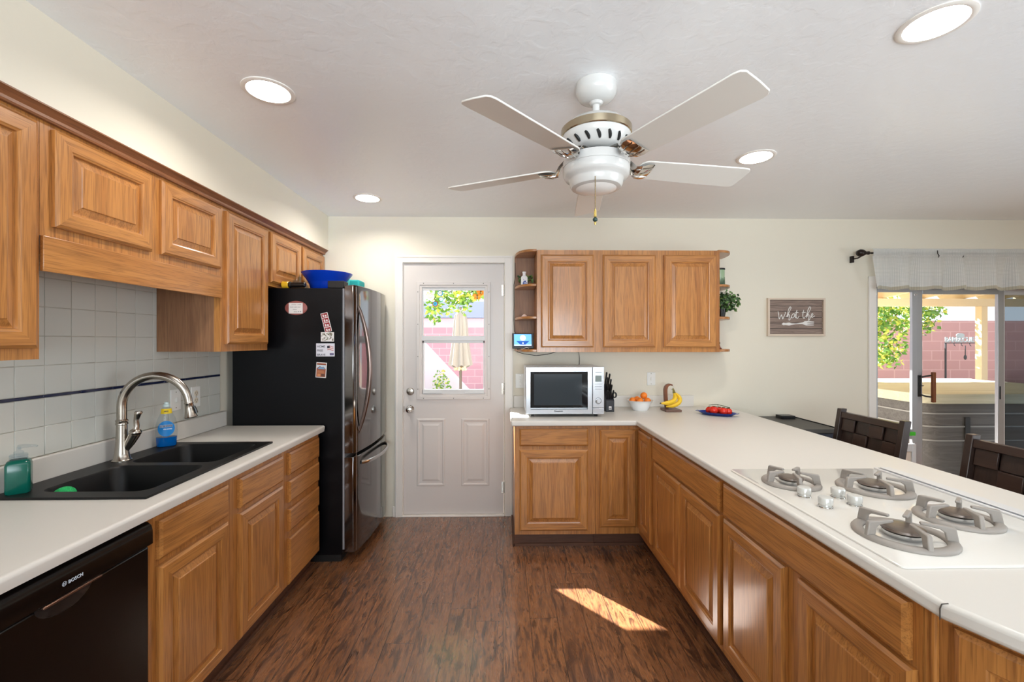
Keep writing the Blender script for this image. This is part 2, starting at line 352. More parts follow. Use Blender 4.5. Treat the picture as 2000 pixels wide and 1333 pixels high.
for k in range(3):
    x = -0.645 + 0.2425 * k
    for z in (0.960, 1.893): b.lathe([(0.0035, 0), (0.002, -0.003)], (x, y0 - 0.0122, z), 8, 'y')
for k in range(4):
    z = 1.035 + 0.263 * k
    for x in (-0.691, -0.115): b.lathe([(0.0035, 0), (0.002, -0.003)], (x, y0 - 0.0122, z), 8, 'y')
b.build('screw', BLK, wf)
b = MB(); sx0, sx1 = -0.656, -0.150
b.box(sx0 - .014, sx1 + .014, y0 + .004, y0 + .02, 1.838, 1.872).box(sx0 - .014, sx0 + .008, y0 + .004, y0 + .02, 1.44, 1.84).box(sx1 - .008, sx1 + .014, y0 + .004, y0 + .02, 1.44, 1.84)
b.box(sx0 - .014, sx1 + .014, y0 - .004, y0 + .018, 1.428, 1.466)
b.box(sx0, sx0 + .012, y0 + .008, y0 + .026, 1.02, 1.428).box(sx1 - .012, sx1, y0 + .008, y0 + .026, 1.02, 1.428).box(sx0, sx1, y0 + .008, y0 + .026, 1.408, 1.428).box(sx0, sx1, y0 + .0, y0 + .026, 0.992, 1.030)
b.build('window_sash', ALUW, d, bevel=0.002)
b = MB()
for x0, x1 in ((sx0 + 0.01, sx0 + 0.16), (sx1 - 0.16, sx1 - 0.01)): b.box(x0, x1, y0 - .012, y0 + .0, 1.0, 1.006)
b.build('sash_latch', ALUW, d)
MB().box(sx0, sx1, y0 + .022, y0 + .025, 1.42, 1.87).build('pane', PANE, d, smooth=0)
MB().box(sx0, sx1, y0 + .028, y0 + .031, 1.01, 1.43).build('pane', PANE, d, smooth=0)
kb = MB().lathe([(0.031, 0), (0.031, -0.004), (0.026, -0.010), (0.012, -0.012), (0.011, -0.030), (0.020, -0.036), (0.028, -0.046), (0.028, -0.054), (0.022, -0.064), (0.010, -0.068)], (-0.754, y0, 0.872), 24, 'y').build('door_knob', CHROME, d)
MB().lathe([(0.007, 0), (0.007, -0.002)], (-0.754, y0 - 0.0682, 0.872), 12, 'y').build('keyhole', NICK, kb)
db = MB().lathe([(0.031, 0), (0.031, -0.006), (0.026, -0.012), (0.019, -0.013), (0.018, -0.020), (0.012, -0.021)], (-0.754, y0, 1.014), 24, 'y').build('deadbolt', NICK, d)
for z in (1.84, 1.035, 0.23):
    b = MB().box(-0.012, 0.0035, y0 - .002, y0, z - .045, z + .045)
    for q in range(3): b.lathe([(0.006, 0), (0.006, 0.029)], (0.008, y0 - .006, z - .045 + .0305 * q), 10)
    b.build('hinge', NICK, d)
MB().box(-0.8085, -0.8035, y0 - .003, y0 + 0.02, 0.845, 0.895).build('strike_plate', BRASS, d)

# ------------------------------------------------------------------ sliding glass door with the pet door insert
s = thing('door_2', 'sliding glass patio door with a narrow pet door insert', 'door', (3.9, YB + 0.05, 0.0), kind='structure')
ya = YB + 0.015
b = MB().box(3.086, 3.098, ya, ya + .09, 0, 1.929).box(4.93, 4.949, ya, ya + .09, 0, 1.929).box(3.098, 4.93, ya, ya + .09, 1.872, 1.929).box(3.098, 4.93, ya, ya + .09, 0, 0.03)
b.build('door_frame', ALU, s, bevel=0.002)
b = MB(); p0, p1 = ya + .02, ya + .045
b.box(3.100, 3.138, p0, p1, 0.03, 1.871).box(3.432, 3.478, p0, p1, 0.03, 1.871).box(3.138, 3.432, p0, p1, 1.835, 1.871).box(3.138, 3.432, p0, p1, 0.600, 0.685).box(3.138, 3.432, p0, p1, 0.03, 0.08)
pp = b.build('pet_door_insert', ALU, s, bevel=0.002)
MB().box(3.138, 3.432, p0 + .010, p0 + .013, 0.685, 1.835).build('pane', PANE, pp, smooth=0)
MB().box(3.135, 3.448, p0 - .016, p0 - .001, 0.632, 0.664).build('draft_strip', mat('bright_green_plastic', srgb(60, 190, 30), 0.35), pp, bevel=0.004)
b = MB().box(3.145, 3.178, p0 - .022, p0 - .001, 0.10, 0.565).box(3.412, 3.446, p0 - .022, p0 - .001, 0.10, 0.565).box(3.178, 3.412, p0 - .022, p0 - .001, 0.500, 0.565).box(3.178, 3.412, p0 - .022, p0 - .001, 0.10, 0.13)
b.build('pet_flap_frame', ALUW, pp, bevel=0.004)
MB().box(3.178, 3.412, p0 - .008, p0 - .004, 0.13, 0.50).build('pet_flap', mat('cream_flap', srgb(232, 214, 196), 0.5), pp)
for x in (3.108, 3.452):
    MB().lathe([(0.009, 0), (0.009, -0.004), (0.005, -0.005), (0.005, -0.02)], (x, p0, 1.815), 12, 'y').build('lock_screw', CHROME, pp)
b = MB(); q0, q1 = ya + .05, ya + .078
b.box(3.484, 3.548, q0, q1, 0.03, 1.871).box(4.204, 4.256, q0, q1, 0.03, 1.871).box(3.548, 4.204, q0, q1, 1.822, 1.871).box(3.548, 4.204, q0, q1, 0.03, 0.11)
sp_ = b.build('sliding_panel', ALU, s, bevel=0.003)
MB().box(3.548, 4.204, q0 + .012, q0 + .016, 0.11, 1.822).build('pane', PANED, sp_, smooth=0)
b = MB().box(3.503, 3.527, q0 - .012, q0, 0.955, 1.135)
b.tube([(3.515, q0 - .01, 1.118), (3.545, q0 - .035, 1.130), (3.590, q0 - .045, 1.138)], 0.007, 8).tube([(3.515, q0 - .01, 0.975), (3.545, q0 - .035, 0.960), (3.590, q0 - .045, 0.955)], 0.007, 8).tube([(3.512, q0 - .01, 1.045), (3.53, q0 - .03, 1.05)], 0.004, 8)
hn = b.build('handle', BLK, sp_, bevel=0.002)
MB().box(3.578, 3.606, q0 - .062, q0 - .040, 0.912, 1.165).build('handle_grip', mat('brown_wood_grip', srgb(122, 66, 26), 0.4), sp_, bevel=0.004)
MB().box(4.214, 4.224, q0 - .004, q0, 0.93, 1.04).build('finger_pull', BLKM, sp_, bevel=0.002)
b = MB().box(4.258, 4.300, q1 + .004, q1 + .03, 0.03, 1.871).box(4.86, 4.928, q1 + .004, q1 + .03, 0.03, 1.871).box(4.300, 4.86, q1 + .004, q1 + .03, 1.82, 1.871).box(4.300, 4.86, q1 + .004, q1 + .03, 0.03, 0.11)
fp = b.build('fixed_panel', ALUW, s, bevel=0.003)
MB().box(4.300, 4.86, q1 + .014, q1 + .018, 0.11, 1.82).build('pane', PANES, fp, smooth=0)
# unseen windows added behind the viewer and on the dining side to carry daylight
for nm, lab, args in (('added_window_1', 'unseen wide window added behind the viewer to carry daylight', None), ('added_window_2', 'unseen wide window added to the dining side wall to carry daylight', 1)):
    w_ = thing(nm, lab, 'window', (0.3, -2.8, 0.8) if args is None else (5.06, 0, 0.18), kind='structure')
    b = MB()
    if args is None:
        for x in (-1.0, 0.27, 1.54): b.box(x, x + .06, -2.86, -2.80, 0.8, 2.12)
        b.box(-1.0, 1.6, -2.86, -2.80, 0.8, 0.86).box(-1.0, 1.6, -2.86, -2.80, 2.06, 2.12); b.build('window_frame', ALUW, w_)  # frame of the added unseen window behind the viewer
        MB().box(-0.94, 1.54, -2.835, -2.83, 0.86, 2.06).build('pane', PANE, w_, smooth=0)  # pane of the added unseen window
    else:
        for y in (-1.5, -0.03, 1.44): b.box(5.05, 5.11, y, y + .06, 0.18, 2.12)
        b.box(5.05, 5.11, -1.5, 1.5, 0.18, 0.24).box(5.05, 5.11, -1.5, 1.5, 2.06, 2.12); b.build('window_frame', ALUW, w_)  # frame of the added unseen window on the dining side
        MB().box(5.08, 5.085, -1.44, 1.44, 0.24, 2.06).build('pane', PANE, w_, smooth=0)

# ------------------------------------------------------------------ tiled backsplash on the left wall
tb = thing('tile_backsplash', 'white square tile backsplash with a thin navy stripe', 'tile backsplash', (XW, 1.8, 0.98), kind='structure')
MB().box(XW + .0002, XW + .004, 0.80, 2.800, 0.9835, 1.76).build('grout', GROUT, tb)
b = MB(); P_, G_ = 0.1056, 0.0016
ys = [2.796 - P_ * k for k in range(20)]
for z0, z1 in ((0.9845, 1.0945), (1.0965, 1.2035), (1.2185, 1.3300), (1.332, 1.4430), (1.445, 1.556), (1.558, 1.670), (1.672, 1.758)):
    for yy in ys:
        if yy - P_ > 0.70: b.box(XW + .002, XW + .0065, yy - P_ + G_, yy, z0, z1)
b.build('tiles', TILE, tb, bevel=0.0012, seg=1)
b = MB()
for k in range(13): b.box(XW + .002, XW + .0085, 2.796 - 0.152 * k - 0.1505, 2.796 - 0.152 * k, 1.2052, 1.2170)
b.build('navy_stripe', NAVY, tb, bevel=0.002, seg=2)

# ================================================================== CABINET PIECES
DOORF = [(0, -0.019), (0, -0.007), (0.003, -0.005), (0.010, 0), (0.050, 0), (0.053, -0.0025), (0.058, -0.004), (0.060, -0.0125)]
PANL = [(0.0598, -0.0145), (0.060, -0.0125), (0.065, -0.0125), (0.086, -0.0045), (0.088, -0.001), (0.0895, -0.0005)]
DRWF = [(0, -0.019), (0, -0.006), (0.003, -0.004), (0.010, 0)]
def cab_door(parent, o, u, n, w, h, hz, name='door', edge=None):
    """raised panel door; o is the lower corner of its front plane, u along its width, n outwards, hz = wood with grain along u"""
    prof = DOORF
    d_ = MB().nest(o, u, (0, 0, 1), n, w, h, prof, (0, 1), cap=False, back=True).build(name, [OAKZ, hz], parent, smooth=0)
    MB().nest(o, u, (0, 0, 1), n, w, h, PANL).build('raised_panel', OAKZ, d_, smooth=0)
    return d_
def drawer(parent, o, u, n, w, h, hz, name='drawer'):
    return MB().nest(o, u, (0, 0, 1), n, w, h, DRWF, (0, 0), back=True).build(name, hz, parent, smooth=0)
XP, XM, YM, YP = (1, 0, 0), (-1, 0, 0), (0, -1, 0), (0, 1, 0)

# ---- left base run (faces +X)
FL = -1.167; DL = -1.1478
c = thing('base_cabinet', 'oak sink base cabinet with two doors under the black sink', 'cabinet', (-1.45, 1.91, 0))
MB().box(-1.765, FL, 1.462, 2.374, 0.100, 0.690).box(-1.195, FL, 1.462, 2.374, 0.690, 0.8475).box(-1.765, -1.195, 1.462, 1.475, 0.69, 0.8475).box(-1.765, -1.195, 2.361, 2.374, 0.69, 0.8475).build('cabinet_body', OAKZ, c, smooth=0)
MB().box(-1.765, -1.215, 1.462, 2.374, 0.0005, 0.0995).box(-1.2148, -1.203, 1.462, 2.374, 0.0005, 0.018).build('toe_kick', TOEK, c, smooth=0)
for ya_, yb_ in ((1.502, 1.874), (1.955, 2.332)):
    drawer(c, (DL, ya_, 0.690), YP, XP, yb_ - ya_, 0.130, OAKY, 'false_drawer_front')
    cab_door(c, (DL, ya_, 0.113), YP, XP, yb_ - ya_, 0.553, OAKY)
c = thing('base_cabinet', 'narrow oak base cabinet with four drawers beside the refrigerator', 'cabinet', (-1.45, 2.59, 0))
MB().box(-1.765, FL, 2.3755, 2.806, 0.100, 0.8475).build('cabinet_body', OAKZ, c, smooth=0)
MB().box(-1.765, -1.215, 2.3755, 2.806, 0.0005, 0.0995).box(-1.2148, -1.203, 2.3755, 2.806, 0.0005, 0.018).build('toe_kick', TOEK, c, smooth=0)
for z0, z1 in ((0.700, 0.820), (0.552, 0.667), (0.395, 0.514), (0.110, 0.358)):
    drawer(c, (DL, 2.400, z0), YP, XP, 0.384, z1 - z0, OAKY)

# ---- dishwasher
dw = thing('dishwasher', 'black built-in dishwasher under the left counter', 'dishwasher', (-1.45, 1.16, 0))
MB().box(-1.765, -1.185, 0.862, 1.458, 0.02, 0.845).build('tub', BLKM, dw)
MB().box(-1.765, -1.22, 0.87, 1.45, 0.0005, 0.0195).build('toe_kick', BLKM, dw)
b = MB().box(-1.1845, -1.150, 0.866, 1.455, 0.095, 0.7585); b.build('door', DW, dw, bevel=0.006)
cp = MB().prism([(-1.1845, 0.760), (-1.148, 0.760), (-1.139, 0.767), (-1.1395, 0.808), (-1.144, 0.826), (-1.156, 0.836), (-1.1845, 0.838)], 0.864, 1.4565, 'xz')
cpo = cp.build('control_panel', DW, dw, smooth=50)
MB().lathe([(0.085, 0), (0.075, 0.006), (0.02, 0.009)], (-1.1502, 1.180, 0.759), 24, 'x', sx=0.90, sy=0.50).build('handle_recess', BLK, dw)
MB().box(-1.139, -1.131, 1.108, 1.268, 0.7595, 0.766).build('handle_lip', mat('copper_lip', srgb(120, 90, 76), 0.25, 0.8), dw, bevel=0.002)
LOGO = mat('logo_silver', srgb(200, 210, 220), 0.4)
text('lettering', 'BOSCH', 0.0125, LOGO, dw, (-1.1385, 1.177, 0.789), FX, bold=0.0003)
b = MB()
for r0, r1 in ((0.0050, 0.0062),):
    b.loft([[(-1.1386, 1.167 + r * math.cos(2 * PI * k / 24), 0.794 + r * math.sin(2 * PI * k / 24)) for k in range(24)] for r in (r0, r1)], cap0=False, cap1=False)
b.box(-1.1387, -1.1383, 1.1642, 1.1655, 0.7905, 0.7975).box(-1.1387, -1.1383, 1.1685, 1.1698, 0.7905, 0.7975).box(-1.1387, -1.1383, 1.1655, 1.1685, 0.7934, 0.7946)
b.build('emblem', LOGO, dw)

# ---- left counter with its backsplash lip
ct = thing('countertop', 'white laminate countertop around the black sink', 'countertop', (-1.45, 1.8, 0.848))
b = MB(); za, zb = 0.848, 0.886
def nose(y0, y1):
    r = 0.013; cx = -1.138 - r; prof = [(-1.222, za), (cx + r * .7, za)]
    prof += [(cx + r * math.sin(R(a)), zb - r + r * math.cos(R(a))) for a in (90, 75, 60, 45, 30, 15, 0)]
    prof += [(-1.222, zb)]
    return [[(x, y, z) for x, z in prof] for y in (y0, y1)]
b.loft(nose(0.80, 2.836))
b.box(-1.778, -1.738, 0.80, 2.836, za, zb).box(-1.738, -1.222, 0.80, 1.532, za, zb).box(-1.738, -1.222, 2.337, 2.836, za, zb)
b.build('worktop', LAM, ct, smooth=50)
MB().box(-1.7732, -1.754, 0.80, 2.836, 0.8862, 0.983).build('backsplash', LAM, ct, bevel=0.006, seg=3)

# ---- left wall cabinets
FU = -1.452; DU = -1.433
def wall_box(c_, y0, y1, z0, z1): MB().box(-1.772, FU, y0, y1, z0, z1).build('cabinet_body', OAKZ, c_, smooth=0)
c = thing('wall_cabinet', 'tall oak wall cabinet at the left edge, nearest the viewer', 'cabinet', (-1.6, 1.15, 1.368))
wall_box(c, 0.80, 1.408, 1.368, 2.150); cab_door(c, (DU, 0.86, 1.402), YP, XP, 0.532, 0.703, OAKY)
c = thing('wall_cabinet', 'short oak wall cabinet with two doors and a valance above the sink', 'cabinet', (-1.6, 1.85, 1.75))
wall_box(c, 1.4095, 2.288, 1.758, 2.150)
for y0_, y1_ in ((1.445, 1.838), (1.888, 2.288 - 0.012)): cab_door(c, (DU, y0_, 1.792), YP, XP, y1_ - y0_, 0.313, OAKY)
MB().box(FU - 0.0005, -1.440, 1.4095, 2.288, 1.645, 1.757).build('valance_board', OAKY, c, bevel=0.002)
c = thing('wall_cabinet', 'tall oak wall cabinet beside the refrigerator', 'cabinet', (-1.6, 2.5, 1.370))
MB().box(FU - .03, FU, 2.2895, 2.742, 1.370, 2.150).box(-1.772, FU - .03, 2.2935, 2.742, 1.370, 2.150).build('cabinet_body', OAKZ, c, smooth=0)
MB().box(-1.772, FU - .03, 2.2895, 2.2933, 1.370, 1.756).build('side_panel', VENEER, c)
cab_door(c, (DU, 2.326, 1.408), YP, XP, 0.400, 0.697, OAKY)
c = thing('wall_cabinet', 'short oak wall cabinet with two doors above the refrigerator', 'cabinet', (-1.6, 3.16, 1.77))
MB().box(-1.772, FU, 2.7435, 3.586, 1.768, 2.150).build('cabinet_body', OAKZ, c, smooth=0)
for y0_, y1_ in ((2.762, 3.168), (3.196, 3.575)): cab_door(c, (DU, y0_, 1.790), YP, XP, y1_ - y0_, 0.315, OAKY)
tag(MB().prism([(-1.450, 2.1205), (-1.438, 2.1205), (-1.434, 2.126), (-1.434, 2.135), (-1.424, 2.143), (-1.416, 2.1505), (-1.411, 2.153), (-1.411, 2.1575), (-1.450, 2.1575)], 0.80, 3.586, 'xz').build('crown_molding', CROWN, smooth=20), 'long brown crown molding along the left wall cabinets', 'molding', kind='structure')

# ---- right wall cabinet with the open end shelves
FR = 3.284; DR = 3.2645
c = thing('wall_cabinet', 'oak wall cabinet with three doors and curved open end shelves above the microwave', 'cabinet', (0.94, 3.43, 1.342))
MB().box(0.253, 1.631, FR, 3.586, 1.342, 2.106).build('cabinet_body', OAKZ, c, smooth=0)
for x0_, x1_ in ((0.283, 0.676), (0.746, 1.141), (1.203, 1.600)): cab_door(c, (x0_, DR, 1.377), XP, YM, x1_ - x0_, 0.692, OAKX)
MB().box(0.094, 0.2525, 3.578, 3.586, 1.345, 2.11).build('back_panel', VENEER, c)
def qshelf(xc, sgn, z, w=0.152, dp=0.275, y1=3.577):
    pts = [(xc, y1)] ; n = 14
    for k in range(n + 1):
        a = R(90) * k / n; e = 0.8
        pts.append((xc + sgn * w * math.cos(a) ** e, y1 - dp * math.sin(a) ** e))
    if sgn > 0: pts = pts[::-1]
    return MB().prism(pts, z, z + 0.019)
for z in (2.098, 1.838, 1.592, 1.343):
    qshelf(0.2525, -1, z, 0.157).build('shelf', OAKX, c, bevel=0.003); qshelf(1.6315, 1, z, 0.165, 0.28, 3.586).build('shelf', OAKX, c, bevel=0.003)

# ---- right base run (faces -Y) and peninsula (faces -X)
FB = 3.010; DB = 2.9905; FPX = 0.935; DPX = 0.9155
c = thing('base_cabinet', 'oak base cabinet with one drawer and one door beside the back door', 'cabinet', (0.35, 3.3, 0))
MB().box(0.080, 0.632, FB, 3.572, 0.100, 0.8475).build('cabinet_body', OAKZ, c, smooth=0)
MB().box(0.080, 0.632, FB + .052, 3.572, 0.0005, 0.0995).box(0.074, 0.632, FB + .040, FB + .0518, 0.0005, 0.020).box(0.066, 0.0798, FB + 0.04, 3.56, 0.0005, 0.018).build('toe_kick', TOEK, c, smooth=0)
drawer(c, (0.113, DB, 0.708), XP, YM, 0.468, 0.118, OAKX)
cab_door(c, (0.113, DB, 0.130), XP, YM, 0.468, 0.552, OAKX)
c = thing('base_cabinet', 'oak corner base cabinet with two narrow doors meeting in the inside corner', 'cabinet', (1.2, 3.2, 0))
MB().prism([(0.6335, 3.572), (0.6335, FB), (FPX, FB), (FPX, 2.694), (1.53, 2.694), (1.53, 3.572)], 0.100, 0.8475).build('cabinet_body', OAKZ, c, smooth=0)
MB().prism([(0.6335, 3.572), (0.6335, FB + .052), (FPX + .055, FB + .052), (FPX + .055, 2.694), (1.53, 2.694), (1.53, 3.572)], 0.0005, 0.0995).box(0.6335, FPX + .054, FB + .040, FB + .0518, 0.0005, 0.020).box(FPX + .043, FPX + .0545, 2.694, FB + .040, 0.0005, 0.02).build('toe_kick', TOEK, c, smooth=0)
cab_door(c, (0.662, DB, 0.150), XP, YM, 0.250, 0.668, OAKX); cab_door(c, (DPX, 2.982, 0.150), YM, XM, 0.252, 0.668, OAKY)
def pen(label, y0, y1, fr, doors, fname):
    c_ = thing('base_cabinet', label, 'cabinet', (1.2, (y0 + y1) / 2, 0))
    MB().box(FPX, 1.53, y0, y1, 0.100, 0.8475).build('cabinet_body', OAKZ, c_, smooth=0)
    MB().box(FPX + .055, 1.53, y0, y1, 0.0005, 0.0995).box(FPX + .043, FPX + .0548, y0, y1, 0.0005, 0.02).build('toe_kick', TOEK, c_, smooth=0)
    drawer(c_, (DPX, fr[1], 0.697), YM, XM, fr[1] - fr[0], 0.132, OAKY, fname)
    for a, bb in doors: cab_door(c_, (DPX, bb, 0.132), YM, XM, bb - a, 0.552, OAKY)
    return c_
pen('oak base cabinet with a wide drawer over two doors, between corner and cooktop', 1.843, 2.6925, (1.853, 2.692), ((2.270, 2.672), (1.853, 2.264)), 'drawer')
c = pen('oak base cabinet with two doors below the gas cooktop', 0.962, 1.8415, (0.985, 1.822), ((1.423, 1.822), (0.972, 1.360)), 'false_drawer_front')
c = thing('base_cabinet', 'angled oak end cabinet at the near end of the peninsula', 'cabinet', (1.3, 0.6, 0))
A0 = Vector((0.937, 0.9605, 0)); dirv = Vector((0.383, -0.924, 0)).normalized(); A1 = A0 + dirv * 0.42; nrm = Vector((-0.924, -0.383, 0)).normalized()
MB().prism([tuple(A0.xy), tuple(A1.xy), (1.40, 0.36), (1.53, 0.36), (1.53, 0.9605)], 0.100, 0.8475).build('cabinet_body', OAKZ, c, smooth=0)
MB().prism([(1.0, 0.9605), (1.14, 0.60), (1.40, 0.42), (1.53, 0.42), (1.53, 0.9605)], 0.0005, 0.0995).build('toe_kick', TOEK, c, smooth=0)
cab_door(c, A0 + dirv * 0.055 + nrm * 0.0195 + Vector((0, 0, 0.132)), dirv, nrm, 0.33, 0.69, OAKZ)
MB().tube([A0 + dirv * 0.02 + nrm * 0.004 + Vector((0, 0, 0.102)), A0 + dirv * 0.02 + nrm * 0.004 + Vector((0, 0, 0.846))], 0.007, 10).build('corner_bead', OAKZ, c)
tag(MB().box(1.5315, 1.545, 0.36, 3.572, 0.0005, 0.8475).build('peninsula_back_panel', VENEER), 'plain wood panel closing the stool side of the peninsula', 'panel')

ct = thing('countertop', 'white laminate countertop turning the corner into the peninsula', 'countertop', (1.1, 2.4, 0.848))
out = [(0.054, 3.566), (0.054, 2.963), (0.903, 2.963), (0.903, 0.892), (0.949, 0.783), (1.075, 0.480), (1.40, 0.34), (1.82, 0.34), (1.830, 0.38), (1.830, 3.40)]
out += [(1.830 - 0.15 + 0.15 * math.cos(R(a)), 3.425 + 0.15 * math.sin(R(a))) for a in (10, 25, 40, 55, 70, 85)]
out += [(1.66, 3.5875), (0.084, 3.5875), (0.084, 3.566)]
MB().prism(out, 0.848, 0.886).build('worktop', LAM, ct, bevel=0.011, seg=4, smooth=50)
MB().box(0.086, 1.560, 3.567, 3.5885, 0.8862, 0.980).build('backsplash', LAM, ct, bevel=0.005, seg=3)
b = MB(); b.tube([(0.9024, 0.8915, 0.849), (0.9024, 0.8915, 0.872), (0.905, 0.890, 0.882), (0.914, 0.885, 0.8858)], 0.0012, 6)
MB().tube([(0.9022, 2.9622, 0.849), (0.9022, 2.9622, 0.874)], 0.0011, 6).build('edge_seam', LAMD, ct)
b.build('edge_seam', LAMD, ct)
# ================================================================== REFRIGERATOR
f = thing('refrigerator', 'tall refrigerator with dark mirror steel doors and a black side', 'refrigerator', (-1.3, 3.2, 0))
MB().box(-1.735, -1.034, 2.856, 3.556, 0.045, 1.766).build('cabinet', FRB, f, bevel=0.006)
MB().box(-1.70, -1.045, 2.864, 3.55, 0.0005, 0.0445).build('base_grille', BLKM, f)
def fdoor(name, z0, z1):
    y0, y1 = 2.856, 3.552; pts = [(-1.022, y0), (-1.022, y1)]; n = 16
    for k in range(n + 1):
        t_ = k / n; y = y1 + (y0 - y1) * t_; x = -0.948 + 0.030 * (1 - (2 * t_ - 0.88) ** 2 * 0.85) - (0.014 if k in (0, n) else 0)
        pts.append((x, y))
    m_ = MB(); lo = [(x, y, z0) for x, y in pts]; hi = [(x, y, z1 + (0.006 if x > -1.0 else 0)) for x, y in pts]
    m_.loft([lo, hi]); return m_.build(name, BSS, f, bevel=0.004, smooth=40)
fd = fdoor('door', 0.700, 1.782); fz = fdoor('freezer_drawer', 0.062, 0.672)
MB().box(-1.0338, -1.0225, 2.860, 3.548, 0.08, 1.764).build('door_gasket', mat('grey_gasket', srgb(150, 152, 158), 0.4), f)
def bow(pts, r): return MB().tube(pts, r, 12, flat=0.62)
hp = []
for k in range(21):
    t_ = k / 20; z = 1.665 - 0.85 * t_; hp.append((-0.955 + 0.078 * math.sin(PI * t_) ** 0.75, 2.902 + 0.012 * math.sin(PI * t_), z))
bow(hp, [0.010 + 0.007 * math.sin(PI * k / 20) for k in range(21)]).build('handle', BSSE, fd, smooth=60)
hp = []
for k in range(21):
    t_ = k / 20; hp.append((-0.936 + 0.070 * math.sin(PI * t_) ** 0.55, 2.93 + 0.56 * t_, 0.622))
bow(hp, 0.013).build('handle', STEEL, fz, smooth=60)
MB().box(-1.135, -1.030, 2.870, 2.955, 1.7665, 1.815).build('hinge_cover', BLKM, f, bevel=0.005)
MB().box(-0.9455, -0.9435, 2.853, 2.8555, 0.075, 1.775).build('edge_trim', STEEL, f)

# on top of the refrigerator
BLUE = mat('cobalt_blue_plastic', srgb(8, 60, 190), 0.25)
b = MB().lathe([(0.02, 0.004), (0.098, 0.0), (0.105, 0.004), (0.116, 0.05), (0.134, 0.095), (0.164, 0.134), (0.170, 0.135), (0.168, 0.130), (0.140, 0.094), (0.112, 0.05), (0.10, 0.009), (0.02, 0.007)], (0, 0, 0), 40)
tag(b.build('mixing_bowl', BLUE, loc=(-1.245, 3.145, 1.7675), local=True, smooth=50), 'cobalt blue flared bowl on top of the refrigerator', 'bowl')
fl = thing('flashlight', 'black and yellow flashlight lying on top of the refrigerator', 'flashlight', (-1.34, 2.885, 1.7665))
MB().lathe([(0.018, 0.064), (0.020, 0.068), (0.022, 0.075), (0.017, 0.082), (0.017, 0.165), (0.012, 0.170)], (-1.452, 2.885, 1.7895), 20, 'x').build('flashlight_body', BLK, fl)
MB().lathe([(0.008, 0), (0.0225, 0.002), (0.0225, 0.036), (0.018, 0.0405)], (-1.429, 2.885, 1.7895), 20, 'x').build('flashlight_head', mat('yellow_plastic', srgb(226, 178, 40), 0.35), fl)
TEAL = mat('teal_fabric', srgb(22, 160, 160), 0.7)
tl = thing('teal_box', 'teal wrapped box behind the blue bowl on top of the refrigerator', 'box', (-1.12, 3.40, 1.7675))
MB().box(-1.250, -1.090, 3.36, 3.50, 1.768, 1.890).build('box_body', TEAL, tl, bevel=0.012, seg=3)
MB().prism([(-1.205, 1.7672), (-1.180, 1.7672), (-1.158, 1.893), (-1.180, 1.893)], 3.354, 3.505, 'xz').build('ribbon', mat('pale_teal_ribbon', srgb(90, 196, 190), 0.5), tl, bevel=0.003)

# magnets on the refrigerator side (plane y = 2.856)
YM_ = 2.8552
PAPER = mat('paper_white', srgb(232, 228, 226), 0.6); INK = mat('dark_ink', srgb(38, 40, 56), 0.6)
def card(o_name, label, cx, cz, w, h, m, ang=0.0, cat='magnet', th=0.0025):
    t_ = thing(o_name, label, cat, (cx, YM_, cz)); t_.rotation_euler = (0, R(ang), 0)
    MB().box(-w / 2, w / 2, -th, 0, -h / 2, h / 2).build('card', m, t_, local=True, bevel=0.0006, seg=1); return t_
def flat(par, name, x0, x1, z0, z1, m, y=-0.0030, d_=0.0004): return MB().box(x0, x1, y - d_, y, z0, z1).build(name, m, par, local=True)
m_ = thing('photo_magnet', 'oval red framed note magnet on the refrigerator side', 'magnet', (-1.327, YM_, 1.637))
MB().lathe([(0.068, 0.0), (0.070, -0.003), (0.064, -0.007), (0.03, -0.0075)], (0, 0, 0), 36, 'y', sx=0.66, sy=1.02).build('oval_frame', mat('rust_red_frame', srgb(150, 84, 78), 0.5), m_, local=True)
nt_ = MB().box(-0.044, 0.044, -0.0092, -0.0078, -0.036, 0.032).build('note', PAPER, m_, local=True)
b = MB(); random.seed(4)
for z, x0, x1 in ((0.021, -0.026, 0.004), (0.021, 0.012, 0.034), (0.005, -0.036, -0.014), (0.005, -0.008, 0.006), (0.005, 0.012, 0.030), (-0.010, -0.018, 0.006), (-0.025, -0.012, 0.010)):
    n = 9; b.tube([(x0 + (x1 - x0) * k / n, -0.0094, z + 0.0032 * (1 if k % 2 else -1) * random.uniform(.5, 1)) for k in range(n + 1)], 0.0008, 5)
for x in (0.020, 0.032): b.lathe([(0.003, 0), (0.0025, -0.0005)], (x, -0.0092, -0.024), 8, 'y')
b.build('handwriting', INK, nt_, local=True)
m_ = card('photo_strip', 'tilted strip of four small red and white pictures on the refrigerator side', -1.1365, 1.545, 0.046, 0.125, PAPER, -14, 'magnet', 0.0012)
REDP = mat('picture_red', srgb(150, 30, 40), 0.5)
for k in range(4):
    z = 0.033 - 0.031 * k; q = flat(m_, 'picture', -0.019, 0.019, z - 0.0005, z + 0.026, REDP, -0.0012)
    b = MB().box(-0.012, -0.003, -0.0020, -0.0016, z + 0.003, z + 0.019).box(0.002, 0.012, -0.0020, -0.0016, z + 0.003, z + 0.015); b.build('picture_figures', PAPER, q, local=True)
m_ = card('landscape_magnet', 'small pale landscape picture magnet below the red photo strip', -1.1285, 1.4515, 0.084, 0.060, PAPER)
b = MB(); random.seed(8)
for k in range(60):
    x = random.uniform(-.036, .036); z = random.uniform(-.022, .024); b.ball((x, -0.0027, z), random.uniform(.002, .006), 0.0003, random.uniform(.002, .005), 6, 4, m=random.choice((0, 0, 1, 2)))
b.build('landscape_picture', [mat('pic_olive', srgb(120, 118, 88), .6), mat('pic_brown', srgb(96, 76, 60), .6), mat('pic_grey', srgb(170, 172, 168), .6)], m_, local=True)
